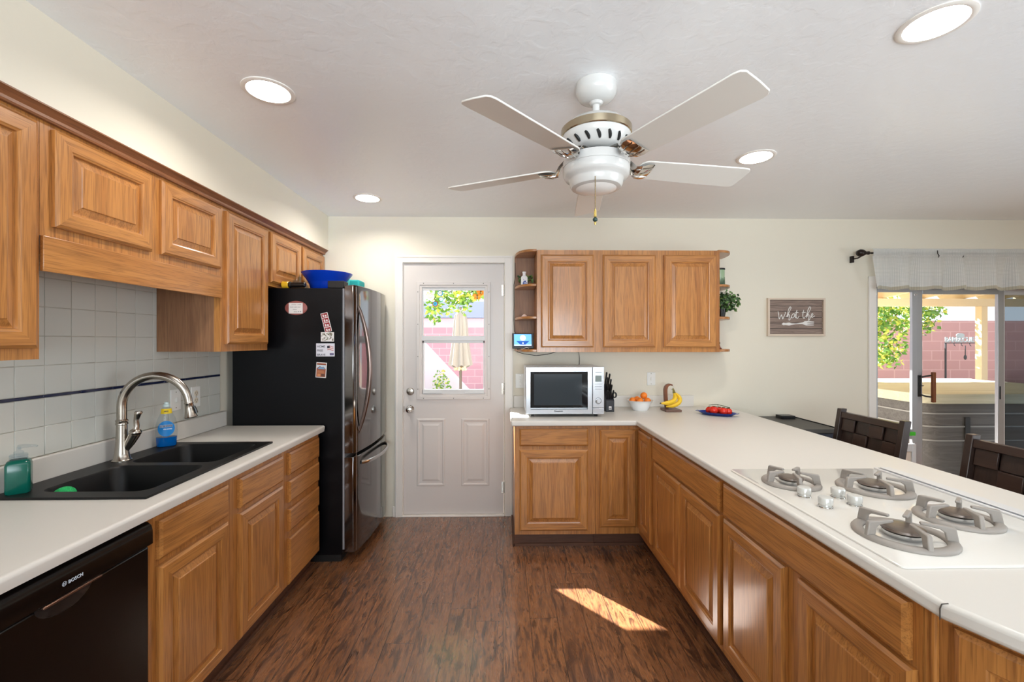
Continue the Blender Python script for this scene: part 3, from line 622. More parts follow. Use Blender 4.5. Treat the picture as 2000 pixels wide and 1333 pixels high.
m_ = card('slogan_magnet', 'white magnet reading HOME FREE BRAVE with a small flag', -1.1415, 1.3675, 0.118, 0.084, mat('card_cool_white', srgb(222, 222, 232), 0.5))
for bd, z in (('HOME', 0.016), ('FREE', -0.010), ('BRAVE', -0.037)):
    o_ = text('lettering', bd, 0.0185, INK, m_, (-1.1415 - 0.053, YM_ - 0.0030, 1.3675 + z), FY, bold=0.0001)
b = MB(); n = 8
def wv(x): return 0.004 * math.sin(x * 120)
for k in range(5):
    b.loft([[(0.013 + 0.0056 * j, -0.0029, -0.002 + 0.0054 * k + wv(0.006 * j) + dz) for dz in (0, 0.0052)] for j in range(n)], m=0 if k % 2 == 0 else 1, cap0=False, cap1=False, closed=False)
b.box(0.012, 0.028, -0.0034, -0.0029, 0.012, 0.027, m=2); b.build('flag', [mat('flag_rose', srgb(196, 120, 124), .6), PAPER, INK], m_, local=True)
flat(m_, 'stamp_block', 0.028, 0.054, -0.034, -0.020, mat('stamp_violet', srgb(112, 106, 140), .6), -0.0026)
m_ = card('landmark_magnet', 'small upright magnet with a snowy mountain picture, lowest on the refrigerator', -1.168, 1.238, 0.067, 0.098, PAPER, 4)
pc = flat(m_, 'picture', -0.029, 0.029, -0.044, 0.044, mat('pic_rust', srgb(150, 82, 56), .6), -0.0026)
b = MB().prism([(-.029, .010), (-.010, .026), (.004, .020), (.012, .024), (.029, .008), (.029, .033), (-.029, .033)], -0.0034, -0.0031, 'xz', 0).prism([(-.024, .006), (-.006, .024), (.004, .018), (.012, .022), (.026, .006)], -0.0037, -0.0034, 'xz', 1)
for k in range(5): b.box(-.024, .022 - .004 * (k % 2), -0.0035, -0.0031, -.003 - .004 * k - .002, -.003 - .004 * k, 2)
b.box(-.022, -.002, -0.0035, -0.0031, -.040, -.024, 2).box(.003, .024, -0.0035, -0.0031, -.040, -.024, 3)
b.build('mountain_picture', [mat('pic_sky', srgb(206, 220, 230), .6), mat('pic_mountain', srgb(120, 156, 190), .6), mat('pic_orange', srgb(206, 140, 96), .6), mat('pic_dark', srgb(96, 60, 46), .6)], pc, local=True)

# ================================================================== SINK AND WHAT STANDS AT IT
sk = thing('kitchen_sink', 'black composite double bowl sink set into the left counter', 'sink', (-1.48, 1.93, 0.886))
b = MB(); zr = 0.8945
def half(y0, y1, hy0, hy1, hx0, hx1, zrim):
    N = 5
    o = rrect(-1.746, -1.214, y0, y1, 0.0015, 0, N); oo = [(x, y) for x, y, _ in o]
    rr = 0.045
    il = [(x, y) for x, y, _ in rrect(hx0, hx1, hy0, hy1, rr, 0, N)]
    def loop(pts, z): return [(x, y, z) for x, y in pts]
    il2 = [(x, y) for x, y, _ in rrect(hx0 + .006, hx1 - .006, hy0 + .006, hy1 - .006, rr, 0, N)]
    il3 = [(x, y) for x, y, _ in rrect(hx0 + .022, hx1 - .022, hy0 + .022, hy1 - .022, rr, 0, N)]
    il4 = [(x, y) for x, y, _ in rrect(hx0 + .045, hx1 - .045, hy0 + .045, hy1 - .045, rr, 0, N)]
    b.loft([loop(oo, 0.8863), loop(oo, zr - .002), loop(oo, zr), loop(il, zr), loop(il2, zr - .008), loop(il3, 0.71), loop(il4, 0.694)], cap0=False, cap1=True)
half(1.522, 1.932, 1.580, 1.910, -1.640, -1.262, 0); half(1.932, 2.348, 1.954, 2.302, -1.640, -1.262, 0)
b.build('sink_basin', SINK, sk, smooth=40)
b = MB()
for y in (1.745, 2.128): b.lathe([(0.05, 0.0), (0.05, 0.003), (0.04, 0.004), (0.034, 0.001), (0.006, 0.001), (0.006, 0.01)], (-1.45, y, 0.6945), 24)
b.build('drain', STEEL, sk)
# faucet
fx, fy, z0 = -1.688, 1.985, 0.8947
fa = thing('faucet', 'brushed nickel gooseneck faucet behind the black sink', 'faucet', (fx, fy, z0))
MB().lathe([(0.036, 0), (0.036, 0.004), (0.031, 0.008), (0.026, 0.035), (0.0215, 0.09), (0.0195, 0.158)], (fx, fy, z0), 28).build('faucet_base', NICK, fa, smooth=50)
MB().lathe([(0.0195, 0.158), (0.0225, 0.161), (0.0225, 0.167), (0.0205, 0.170), (0.0225, 0.174), (0.0225, 0.180), (0.018, 0.184)], (fx, fy, z0), 28).build('collar', NICK, fa, smooth=40)
sd_ = Vector((0.985, 0.17, 0)).normalized(); pts = []
for z in (0.184, 0.205, 0.225): pts.append(Vector((fx, fy, z0 + z)))
rad = 0.132; top = z0 + 0.243
for k in range(0, 23):
    a = R(180 - 8.0 * k); pts.append(Vector((fx, fy, top)) + sd_ * (rad + rad * math.cos(a)) + Vector((0, 0, rad * math.sin(a) * 1.0)))
MB().tube(pts, [0.0178] * (len(pts) - 6) + [0.0174, 0.017, 0.0166, 0.0162, 0.0158, 0.0155], 18).build('spout', NICK, fa, smooth=60)
e = pts[-1]; td = (pts[-1] - pts[-2]).normalized()
prof = [(0.0155, 0), (0.0175, 0.002), (0.0175, 0.006), (0.016, 0.008), (0.018, 0.035), (0.0235, 0.062), (0.026, 0.068), (0.024, 0.071), (0.0, 0.070)]
hd = MB().lathe(prof[:-1], (0, 0, 0), 24); q = Vector((0, 0, 1)).rotation_difference(td).to_matrix().to_4x4(); hd.move(Matrix.Translation(e) @ q)
ho = hd.build('spray_head', NICK, fa, smooth=45)
pv = sd_ * 1.0
MB().tube([e + td * 0.018 + pv * 0.019, e + td * 0.034 + pv * 0.0245, e + td * 0.05 + pv * 0.0265], 0.0055, 8).build('spray_button', BLK, ho)
# side handle
h0 = Vector((fx + .012, fy + .004, z0 + 0.045)); h1 = Vector((fx + 0.052, fy + .006, z0 + 0.118))
MB().tube([h0, h0.lerp(h1, .5), h1], [0.012, 0.019, 0.0215], 18).build('valve_arm', NICK, fa, smooth=60)
vh = MB().ball((h1.x + .002, h1.y, h1.z + .006), 0.0235, None, 0.018, 18, 10).build('valve_body', NICK, fa, smooth=80)
lp = [h1 + Vector((.004, 0, .016)), h1 + Vector((.008, 0, .035)), h1 + Vector((.006, 0, .06)), h1 + Vector((.012, 0, .085)), h1 + Vector((.016, 0, .095)), h1 + Vector((.016, 0, .100))]
MB().tube(lp, [0.0125, 0.0105, 0.0095, 0.0125, 0.0150, 0.0120], 16).build('lever', NICK, fa, smooth=60)
# clear dish soap bottle with blue liquid
def oval(a, b_, z, n=28): return [(a * math.cos(2 * PI * k / n), b_ * math.sin(2 * PI * k / n), z) for k in range(n)]
ds = thing('dish_soap_bottle', 'clear dish soap bottle with a blue label beside the faucet', 'soap bottle', (-1.694, 2.252, 0.8948), R(34))
sh = [(0.040, 0.024, 0.0), (0.042, 0.026, 0.004), (0.0425, 0.026, 0.03), (0.045, 0.027, 0.07), (0.043, 0.026, 0.11), (0.036, 0.024, 0.14), (0.026, 0.021, 0.165), (0.022, 0.020, 0.172), (0.021, 0.019, 0.192), (0.014, 0.014, 0.199)]
MB().loft([oval(*s_) for s_ in sh]).build('bottle', CLEAR, ds, local=True, smooth=60)
LIQ = mat('blue_soap_liquid', srgb(0, 110, 200), 0.1); LIQ.node_tree.nodes['Principled BSDF'].inputs['Transmission Weight'].default_value = 0.35
MB().loft([oval(.0385, .0225, .002), oval(.0405, .0245, .005), oval(.0412, .0247, .03), oval(.0425, .0255, .048)]).build('soap_liquid', LIQ, ds, local=True, smooth=60)
def label_patch(pts2, rx, ry, m, name, par, off=0.0006):
    """curved label on the front of an oval bottle; pts2 are (x, z)"""
    b = MB(); loops = []
    zs = sorted(set(z for _, z in pts2)); return None
lb = MB(); n = 24; ring = []
for k in range(n):
    a = 2 * PI * k / n; x = 0.034 * math.cos(a); z = 0.092 + 0.040 * math.sin(a) * (1.0 if math.sin(a) > 0 else 0.95); ring.append((x, z))
def fy_(x, rx=.0452, ry=.0272): return -ry * math.sqrt(max(0, 1 - (x / rx) ** 2)) - 0.0006
lb.loft([[(x * s_, fy_(x * s_), 0.092 + (z - 0.092) * s_) for x, z in ring] for s_ in (1.0, 0.66, 0.33, 0.02)], cap0=False)
lbo = lb.build('label', mat('label_blue', srgb(20, 130, 205), 0.35), ds, local=True)
ny = lb = MB(); yl = mat('label_yellow', srgb(240, 205, 30), 0.4)
b = MB(); b.loft([[(0.0225 * math.sin(a) * s2, -0.0212 * math.cos(a), z) for a in [R(-75 + 10 * k) for k in range(16)]] for z, s2 in ((0.166, 1.08), (0.180, 1.0), (0.191, 0.98))], cap0=False, cap1=False, closed=False)
nk = b.build('neck_label', yl, ds, local=True)
MB().loft([oval(.0145, .0145, .1995), oval(.0145, .0145, .210), oval(.010, .010, .213), oval(.009, .009, .222), oval(.004, .004, .224)]).build('cap', mat('pale_cap', srgb(196, 214, 214), 0.3), ds, local=True)
WHT = mat('print_white', srgb(240, 244, 248), 0.4)
def loc_text(par, body, size, m, x, y, z, sx=1.0, align='CENTER', bold=0.0):
    cu = bpy.data.curves.new('lettering', 'FONT'); cu.body = body; cu.size = size; cu.extrude = 0.0003; cu.align_x = align; cu.offset = bold; cu.resolution_u = 3
    t_ = bpy.data.objects.new('lettering', cu); me = bpy.data.meshes.new_from_object(t_); bpy.data.objects.remove(t_); me.materials.clear(); me.materials.append(m)
    o = bpy.data.objects.new('lettering', me); COL.objects.link(o); o.parent = par; o.location = (x, y, z); o.rotation_euler = FY; o.scale = (sx, 1, 1); return o
loc_text(lbo, 'DAWN', 0.0150, mat('print_navy', srgb(20, 30, 80), .4), 0, -0.0282, 0.101, 1.0, bold=0.0005)
loc_text(lbo, 'DAWN', 0.0150, WHT, 0.0, -0.0279, 0.101, 1.0, bold=0.0013)
loc_text(lbo, '75% MORE', 0.0075, WHT, 0.006, -0.0282, 0.088, bold=0.0002)
loc_text(nk, 'NEW', 0.008, mat('print_dark', srgb(40, 40, 60), .4), 0, -0.0222, 0.176, bold=0.0002)
# green hand soap pump bottle
hs = thing('hand_soap_bottle', 'square bottle of dark green hand soap with a clear pump', 'soap bottle', (-1.697, 1.578, 0.8948), R(40))
GRN = mat('green_soap', srgb(8, 92, 78), 0.18)
def sq(a, r, z): return rrect(-a, a, -a, a, r, z, 4)
MB().loft([sq(.028, .008, 0), sq(.031, .009, .004), sq(.031, .009, .100), sq(.027, .012, .112), sq(.021, .018, .116)]).build('bottle', GRN, hs, local=True, smooth=50)
b = MB().lathe([(.0225, .116), (.0225, .134)], (0, 0, 0), 28).lathe([(.0235, .119), (.0235, .122)], (0, 0, 0), 28).lathe([(.0235, .127), (.0235, .130)], (0, 0, 0), 28); b.build('cap', CLEAR, hs, local=True)
b = MB().lathe([(.013, .134), (.013, .142), (.006, .147), (.006, .158)], (0, 0, 0), 18).tube([(0, 0, .158), (.012, -.004, .161), (.040, -.012, .160), (.046, -.014, .157)], [.008, .007, .0045, .004], 10); b.build('pump', CLEAR, hs, local=True, smooth=60)
# green scrubber in the near bowl
b = MB(); b.ball((0, 0, 0.03), 0.034, 0.030, 0.027, 20, 12)
GS = mat('green_scrubber', srgb(30, 185, 100), 0.7); t = NT(GS); t.bump(t.noise(t.coords((1, 1, 1)), 160, 3), 1.0, 0.006)
o_ = b.build('scrubber', GS, local=True, loc=(-1.589, 1.636, 0.8395), rot=(R(12), R(-8), R(25)), smooth=80); tag(o_, 'bright green scrubber leaning at the near end of the sink', 'scrubber')
ca = thing('sink_caddy', 'dark caddy shelf holding the green scrubber inside the sink', 'caddy', (-1.58, 1.64, 0.82))
MB().box(-1.622, -1.50, 1.606, 1.68, 0.834, 0.8395).build('shelf', BLKM, ca, bevel=0.003)
# wall plates over the counter
def plate(name, label, kind, c, nrm_, w, h):
    p_ = thing(name, label, 'switch' if kind == 'switch' else 'outlet', c)
    q = MB().box(-w / 2, w / 2, -0.0055, 0, -h / 2, h / 2).build('cover_plate', PLATE, p_, local=True, bevel=0.002)
    if kind == 'switch':
        MB().box(-.006, .006, -.013, -.0055, -.012, .012).build('toggle', PLATE, p_, local=True, bevel=0.002)
    else:
        for z in (.02, -.02):
            MB().lathe([(.017, -.0055), (.017, -.007)], (0, 0, z), 20, 'y').build('socket', mat('socket_ivory', srgb(226, 216, 196), .4), p_, local=True)
        b = MB()
        for z in (.02, -.02): b.box(-.008, -.006, -.0076, -.0071, z - .002, z + .008).box(.006, .008, -.0076, -.0071, z - .002, z + .008).lathe([(.0028, -.0071), (.0028, -.0076)], (0, 0, z - .009), 8, 'y')
        b.build('slots', BLKM, p_, local=True)
    b = MB()
    for z in (-.042, .042) if kind == 'switch' else (0,): b.lathe([(.0032, -.0055), (.0024, -.0065)], (0, 0, z), 10, 'y')
    b.build('screw', NICK, p_, local=True)
    p_.rotation_euler = (0, 0, nrm_); return p_
plate('light_switch', 'white toggle switch plate on the tiles right of the soap bottle', 'switch', (XW + .0067, 2.418, 1.106), R(90), 0.074, 0.114)
plate('wall_outlet', 'white outlet with ivory sockets on the tiles near the refrigerator', 'outlet', (XW + .0067, 2.573, 1.103), R(90), 0.074, 0.118)
plate('light_switch', 'white switch plate half hidden behind the microwave', 'switch', (0.140, YB - .0002, 1.100), 0, 0.076, 0.116)
plate('light_switch', 'white switch plate on the back wall above the orange bowl', 'switch', (1.214, YB - .0002, 1.115), 0, 0.068, 0.106)

# ================================================================== ON THE RIGHT COUNTER
CT = 0.8863
mw = thing('microwave', 'silver microwave oven at the left end of the back counter', 'microwave', (0.43, 3.25, CT))
x0, x1, yf, yk, zl, zh = 0.159, 0.716, 3.105, 3.475, 0.906, 1.242
MSV = mat('microwave_silver', srgb(206, 210, 216), 0.22, 0.85); MSD = mat('microwave_shell', srgb(222, 224, 228), 0.3, 0.5)
MB().box(x0 + .004, x1 - .004, yf + .03, yk, zl, zh - .004).build('casing', MSD, mw, bevel=0.006)
b = MB(); xs_ = 0.634
b.nest((x0, yf, zl), XP, (0, 0, 1), YM, xs_ - x0, zh - zl, [(0, -.0295), (0, -.004), (.004, 0), (.034, 0), (.0345, -.003)], cap=False)
dr_ = b.build('door', MSV, mw, smooth=0)
MB().box(x0 + .034, xs_ - .0005, yf + .0032, yf + .012, zl + .046, zh - .032).build('window', mat('microwave_black_glass', srgb(14, 20, 26), 0.05), dr_)
MB().box(x0 + .060, xs_ - .075, yf + .0024, yf + .0031, zl + .064, zh - .052).build('window_screen', mat('microwave_screen', srgb(44, 54, 62), 0.08), dr_)
text('lettering', 'Panasonic', 0.0155, mat('logo_black', srgb(40, 42, 46), .5), dr_, (x0 + 0.203, yf - 0.0006, zl + 0.018), FY, bold=0.0003)
MB().box(xs_ + .0015, x1, yf, yf + .0295, zl + .0465, zh).box(xs_ + .0015, x1, yf + .001, yf + .0295, zl, zl + .045).build('control_panel', MSV, mw, bevel=0.002)
cpx = (xs_ + x1) / 2
MB().box(cpx - .022, cpx + .022, yf - .0012, yf - .0002, zh - .105, zh - .062).build('display', mat('lcd_grey', srgb(120, 134, 132), .3), mw)
b = MB()
for z in (zh - .123, zh - .142, zh - .160):
    for k in range(6): b.box(cpx - .024 + .0082 * k, cpx - .018 + .0082 * k, yf - .0008, yf - .0002, z, z + .003)
b.box(cpx - .022, cpx + .022, yf - .0008, yf - .0002, zh - .040, zh - .037); b.build('button_labels', mat('label_grey', srgb(120, 124, 130), .5), mw)
kn = MB().lathe([(.020, -.0002), (.020, -.003), (.017, -.004), (.0155, -.016), (.013, -.018)], (cpx, yf, zl + .095), 26, 'y').build('dial', MSV, mw)
MB().lathe([(.0225, -.0003), (.0205, -.0006)], (cpx, yf, zl + .095), 26, 'y', cap0=False, cap1=False).build('dial_ring', BLKM, mw)
b = MB()
for x in (x0 + .05, x1 - .05):
    for y in (yf + .05, yk - .04): b.lathe([(.012, 0.0002), (.014, .0198)], (x, y, CT), 12)
b.build('foot', BLKM, mw)

kb_ = thing('knife_block', 'dark knife block full of black handled knives beside the microwave', 'knife block', (0.815, 3.40, CT))
KB = mat('dark_knife_block', srgb(36, 36, 42), 0.35)
b = MB(); b.loft([[(x, y, z) for x, y in ((.782, 3.33), (.846, 3.33), (.846, 3.46), (.782, 3.46))] if z == CT else [(x, y, zz) for x, y, zz in ((.782, 3.33, CT + .085), (.846, 3.33, CT + .085), (.846, 3.46, CT + .20), (.782, 3.46, CT + .20))] for z in (CT, CT + 1)])
b.build('block', KB, kb_, bevel=0.003)
hd_ = Vector((0, -0.50, 0.87)).normalized()
for i, (x, y, z, L) in enumerate(((.800, 3.445, CT + .185, .125), (.822, 3.435, CT + .178, .120), (.802, 3.415, CT + .160, .110), (.826, 3.405, CT + .150, .105), (.804, 3.385, CT + .132, .095), (.827, 3.375, CT + .124, .09), (.795, 3.350, CT + .100, .07), (.815, 3.348, CT + .098, .072), (.836, 3.350, CT + .10, .07))):
    p = Vector((x, y, z)); q = [p, p + hd_ * L * .35, p + hd_ * L * .8, p + hd_ * L, p + hd_ * (L + .004)]
    ko = MB().tube(q, [.0075, .0085, .0085, .0095, .006], 10, flat=.7).build('knife_handle', BLK, kb_, smooth=50)
    MB().ball(tuple(p + hd_ * (L - .004) + Vector((0, -.0075, 0))), .0028, .001, .0028, 8, 5).build('rivet', STEEL, ko)
b = MB()
for s_ in (-1, 1):
    c_ = Vector((.852 + .004 * s_, 3.352 + .006 * s_, CT + .125)); b.tube([c_ + Vector((.013 * math.cos(R(a)), -.004, .019 * math.sin(R(a)))) for a in range(0, 361, 24)], .0042, 8)
b.build('scissors_handle', BLK, kb_)
MB().box(.803, .825, 3.3288, 3.3298, CT + .018, CT + .022).prism([(.804, CT + .026), (.809, CT + .026), (.809, CT + .036), (.813, CT + .030), (.814, CT + .030), (.818, CT + .036), (.818, CT + .026), (.824, CT + .026), (.824, CT + .042), (.804, CT + .042)], 3.3288, 3.3298, 'xz').build('emblem', PAPER, kb_)

b = MB().loft([oval(.052, .052, .0), oval(.058, .055, .003), oval(.074, .066, .036), oval(.092, .076, .072), oval(.100, .082, .078), oval(.097, .079, .077), oval(.070, .062, .036), oval(.05, .05, .006), oval(.01, .01, .005)])
tag(b.build('fruit_bowl', mat('white_melamine', srgb(240, 240, 240), .3), local=True, loc=(1.066, 3.405, CT), rot=(0, 0, R(-5)), smooth=50), 'white bowl of oranges on the back counter', 'bowl')
ORG = mat('orange_peel', srgb(240, 130, 34), .45); t = NT(ORG); t.bump(t.noise(t.coords((1, 1, 1)), 160, 2), .35, .002)
labs = ['orange at the left end of the white bowl', 'orange in the front middle of the white bowl', 'orange at the right front of the white bowl', 'orange lying on top of the others in the white bowl', 'orange at the back of the white bowl, mostly hidden']
for (x, y, z, r_), lb_ in zip(((1.006, 3.402, .0760, .0255), (1.055, 3.374, .0750, .0275), (1.118, 3.388, .0740, .0265), (1.100, 3.420, .1120, .0270), (1.050, 3.432, .0800, .0265)), labs):
    o_ = MB().lathe([(.002, -1.0), (.30, -.955), (.6, -.80), (.86, -.50), (1.0, 0), (.86, .50), (.6, .80), (.30, .95), (.06, .985), (.002, .97)], (0, 0, 0), 24)
    o_.v = [(a * r_, b_ * r_, c_ * r_ * .96) for a, b_, c_ in o_.v]
    tag(o_.build('orange', ORG, local=True, loc=(x, y, CT + z), rot=(R(12), R(-10), 0), smooth=80), lb_, 'orange', 'oranges in the white bowl')
# banana stand
WAL = wood('walnut_stand', 'x', srgb(120, 92, 80), srgb(104, 78, 68), srgb(66, 46, 40), .4, 30)
WALZ = wood('walnut_arch', 'z', srgb(132, 78, 48), srgb(114, 66, 40), srgb(70, 40, 26), .4, 30)
bs = thing('banana_stand', 'wooden banana stand with a curved hook on the back counter', 'banana stand', (1.30, 3.37, CT))
MB().box(1.232, 1.352, 3.30, 3.43, CT + .0002, CT + .018).build('stand_base', WAL, bs, bevel=0.003)
ap = []
for t_ in range(0, 15):
    if t_ < 8: ap.append((1.270 - .010 * math.sin(PI * t_ / 14), 3.395, CT + .0185 + .0205 * t_))
    else:
        a = R(180 - 18 * (t_ - 7)); ap.append((1.294 + .032 * math.cos(a), 3.395, CT + .165 + .036 * math.sin(a)))
b = MB(); loops = []
for i, p in enumerate(ap):
    pv_ = Vector(ap[min(i + 1, 14)]) - Vector(ap[max(i - 1, 0)]); pv_.normalize(); sidev = Vector((pv_.z, 0, -pv_.x)); wd = .0115 if i < 9 else .0115 - .0012 * (i - 8)
    loops.append([Vector(p) + sidev * wd * s1 + Vector((0, .017 * s2, 0)) for s1, s2 in ((-1, -1), (1, -1), (1, 1), (-1, 1))])
b.loft(loops).build('stand_arch', WALZ, bs, bevel=0.002, smooth=40)
MB().tube([(1.318, 3.388, CT + .190), (1.318, 3.386, CT + .172), (1.312, 3.384, CT + .160), (1.302, 3.383, CT + .163), (1.300, 3.383, CT + .17)], .0022, 8).build('hook', CHROME, bs)
bn = thing('bananas', 'two yellow bananas hanging from the wooden stand', 'bananas', (1.31, 3.36, CT + .02))
YEL = mat('banana_yellow', srgb(238, 196, 44), .45); BRN = mat('banana_tip', srgb(60, 46, 26), .6); STM = mat('banana_stem', srgb(120, 112, 50), .6)
def banana(p0, p1, p2, p3, r_):
    pts = []; n = 18
    for k in range(n + 1):
        t_ = k / n; pts.append(sum((Vector(p) * c_ for p, c_ in zip((p0, p1, p2, p3), ((1 - t_) ** 3, 3 * t_ * (1 - t_) ** 2, 3 * t_ * t_ * (1 - t_), t_ ** 3))), Vector()))
    rs = [r_ * min(1, .32 + 2.6 * (k / n), .30 + 4.2 * (1 - k / n)) for k in range(n + 1)]
    bo = MB().tube(pts, rs, 7).build('banana', YEL, bn, smooth=25)
    dv = (pts[-1] - pts[-2]).normalized(); MB().tube([pts[-1] - dv * .002, pts[-1] + dv * .007], [r_ * .34, r_ * .26], 7).build('banana_tip', BRN, bo)
banana((1.316, 3.372, CT + .140), (1.332, 3.350, CT + .090), (1.312, 3.330, CT + .064), (1.196, 3.315, CT + .066), .0170)
banana((1.325, 3.376, CT + .140), (1.392, 3.374, CT + .095), (1.372, 3.352, CT + .040), (1.238, 3.330, CT + .0385), .0170)
MB().tube([(1.314, 3.381, CT + .172), (1.318, 3.377, CT + .158), (1.321, 3.374, CT + .136)], [.005, .008, .0125], 8).build('banana_crown', STM, bn)
# blue dish with tomatoes
dish = thing('serving_dish', 'blue oval dish of tomatoes on the peninsula', 'dish', (1.552, 3.165, CT), R(-38))
CB = mat('cobalt_glaze', srgb(26, 56, 140), .15)
MB().loft([oval(.098, .040, .0003, 36), oval(.104, .046, .004, 36), oval(.128, .066, .022, 36), oval(.136, .073, .0235, 36), oval(.134, .071, .021, 36), oval(.104, .047, .008, 36), oval(.01, .01, .007, 36)]).build('dish', CB, dish, local=True, smooth=60)
b = MB()
for s_ in (-1, 1): b.loft([[(s_ * (.126 + .018 * q_), .030 * c_ * (1 - .35 * q_), .0205 + .002 * q_ + h_) for c_, h_ in ((-1, 0), (-1, .003), (1, .003), (1, 0))] for q_ in (0, .5, 1)])
b.build('dish_handle', CB, dish, local=True, bevel=.001)
TOM = mat('tomato_red', srgb(214, 44, 26), .18); VIN = mat('tomato_vine_green', srgb(52, 74, 32), .6)
tpos = ((-.052, .006, 'red tomato at the left end of the blue dish'), (-.018, -.018, 'large red tomato at the front middle of the blue dish'), (.046, -.010, 'red tomato at the right front of the blue dish'), (.012, .026, 'red tomato at the back middle of the blue dish'), (.072, .014, 'red tomato at the right end of the blue dish'))
ca_, sa_ = math.cos(R(-38)), math.sin(R(-38))
def dw_(x, y): return (1.552 + x * ca_ - y * sa_, 3.165 + x * sa_ + y * ca_)
for i, (x, y, lb_) in enumerate(tpos):
    r_ = (.027, .0325, .030, .028, .027)[i]; X_, Y_ = dw_(x, y)
    tm = thing('tomato', lb_, 'tomato', (X_, Y_, CT + .0085), group='tomatoes on the blue dish')
    MB().lathe([(.05, 0), (.6, .10), (.92, .42), (1.0, .80), (.90, 1.20), (.60, 1.50), (.25, 1.58), (.06, 1.53)], (0, 0, 0), 24).build('fruit', TOM, tm, local=True, smooth=80).scale = (r_, r_, r_ * 1.08)
    b = MB()
    for k in range(5):
        a = 2 * PI * k / 5 + i; b.tube([(0, 0, r_ * 1.70), (.006 * math.cos(a), .006 * math.sin(a), r_ * 1.76), (.013 * math.cos(a), .013 * math.sin(a), r_ * 1.74)], [.0025, .002, .0006], 5)
    b.build('calyx', VIN, tm, local=True)
pts = [(*dw_(x, y), CT + z) for x, y, z in ((-.058, .010, .066), (-.030, .002, .074), (.004, .004, .077), (.034, .004, .072), (.060, .004, .066), (.085, .010, .060))]
b = MB().tube(pts, .0022, 6)
b.tube([pts[2], (pts[2][0] + .004, pts[2][1], CT + .064), (*dw_(-.012, -.01), CT + .062)], .0018, 5)
tag(b.build('tomato_vine', VIN), 'dark green vine lying across the tomatoes on the blue dish', 'vine')
# ================================================================== COOKTOP
ck = thing('gas_cooktop', 'white glass four burner gas cooktop set into the peninsula', 'cooktop', (1.243, 1.415, CT))
MB().loft([rrect(.942, 1.546, 1.020, 1.812, .012, CT + .0002), rrect(.942, 1.546, 1.020, 1.812, .012, CT + .004), rrect(.945, 1.543, 1.023, 1.809, .011, CT + .0058)]).build('glass_top', GLASSW, ck, smooth=30)
zt = CT + .0058
BUR = ((1.076, 1.625, .096, 'small gas grate at the far left of the cooktop'), (1.333, 1.556, .113, 'large gas grate at the far right of the cooktop'), (1.090, 1.178, .113, 'large gas grate at the near left of the cooktop'), (1.352, 1.285, .100, 'gas grate at the near right of the cooktop'))
for x, y, r_, lb_ in BUR:
    k_ = r_ / .113
    bo = MB().lathe([(.085 * k_, .0002), (.085 * k_, .0022), (.072 * k_, .003), (.060 * k_, .0012), (.01, .0012)], (x, y, zt), 32).build('drip_bowl', GLASSW, ck, smooth=40)
    MB().lathe([(.042 * k_, .0014), (.046 * k_, .010), (.046 * k_, .016), (.040 * k_, .018)], (x, y, zt), 28).build('burner_head', STEEL, bo, smooth=40)
    MB().lathe([(.047 * k_, .0182), (.050 * k_, .021), (.048 * k_, .026), (.034 * k_, .028), (.004, .0272)], (x, y, zt), 28).build('burner_cap', CAPM, bo, smooth=40)
    g = thing('burner_grate', lb_, 'burner grate', (x, y, zt))
    ro, ri = r_, r_ - .026 * k_
    MB().lathe([(ri, .0004), (ro, .0004), (ro + .001, .005), (ro - .003, .0105), (ro - .013, .0125), (ri + .002, .011), (ri - .001, .005), (ri, .0004)], (x, y, zt), 44, cap0=False, cap1=False).build('ring', GRATE, g, smooth=60)
    for q in range(5):
        a = R(40 + 72 * q); rd = Vector((math.cos(a), math.sin(a), 0)); td = Vector((-math.sin(a), math.cos(a), 0)); C0 = Vector((x, y, zt))
        hw = .0062 * (.8 + .2 * k_); sd2_ = [(r_ - .002, .008), (r_ - .0075, .042), (r_ - .0105, .0465), (.034 * k_, .0485), (.033 * k_, .041), (r_ - .040, .0365), (r_ - .0305, .030), (r_ - .0265, .009)]
        MB().loft([[C0 + rd * pr + td * s_ + Vector((0, 0, pz)) for pr, pz in sd2_] for s_ in (-hw, hw)]).build('finger', GRATE, g, bevel=.003, seg=3, smooth=50)
for x, y in ((1.034, 1.492), (1.143, 1.480), (1.036, 1.394), (1.144, 1.410)):
    ko = MB().lathe([(.0205, .0003), (.0205, .002), (.017, .004), (.016, .010), (.0205, .0105), (.0212, .028), (.0190, .0312), (.012, .032)], (x, y, zt), 28).build('knob', mat('knob_pearl', srgb(214, 214, 210), .22, .25) if 'knob_pearl' not in bpy.data.materials else bpy.data.materials['knob_pearl'], ck, smooth=40)
    MB().lathe([(.0215, .0004), (.0208, .0028)], (x, y, zt), 28, cap0=False, cap1=False).build('knob_ring', CHROME, ko)
MB().box(.956, .9575, 1.63, 1.70, zt + .0001, zt + .0004).build('print', CAPM, ck)
dv = thing('downdraft_vent', 'white downdraft vent strip along the stool side of the cooktop', 'vent', (1.59, 1.41, CT))
MB().box(1.552, 1.622, 1.03, 1.815, CT + .0002, CT + .010).build('frame', ALUW, dv, bevel=.003)
MB().box(1.566, 1.608, 1.045, 1.800, CT + .0102, CT + .0145).build('lid', ALUW, dv, bevel=.002)
MB().box(1.560, 1.5645, 1.045, 1.800, CT + .0101, CT + .0108).box(1.6095, 1.613, 1.045, 1.800, CT + .0101, CT + .0108).build('groove', mat('vent_groove', srgb(120, 124, 130), .4), dv)

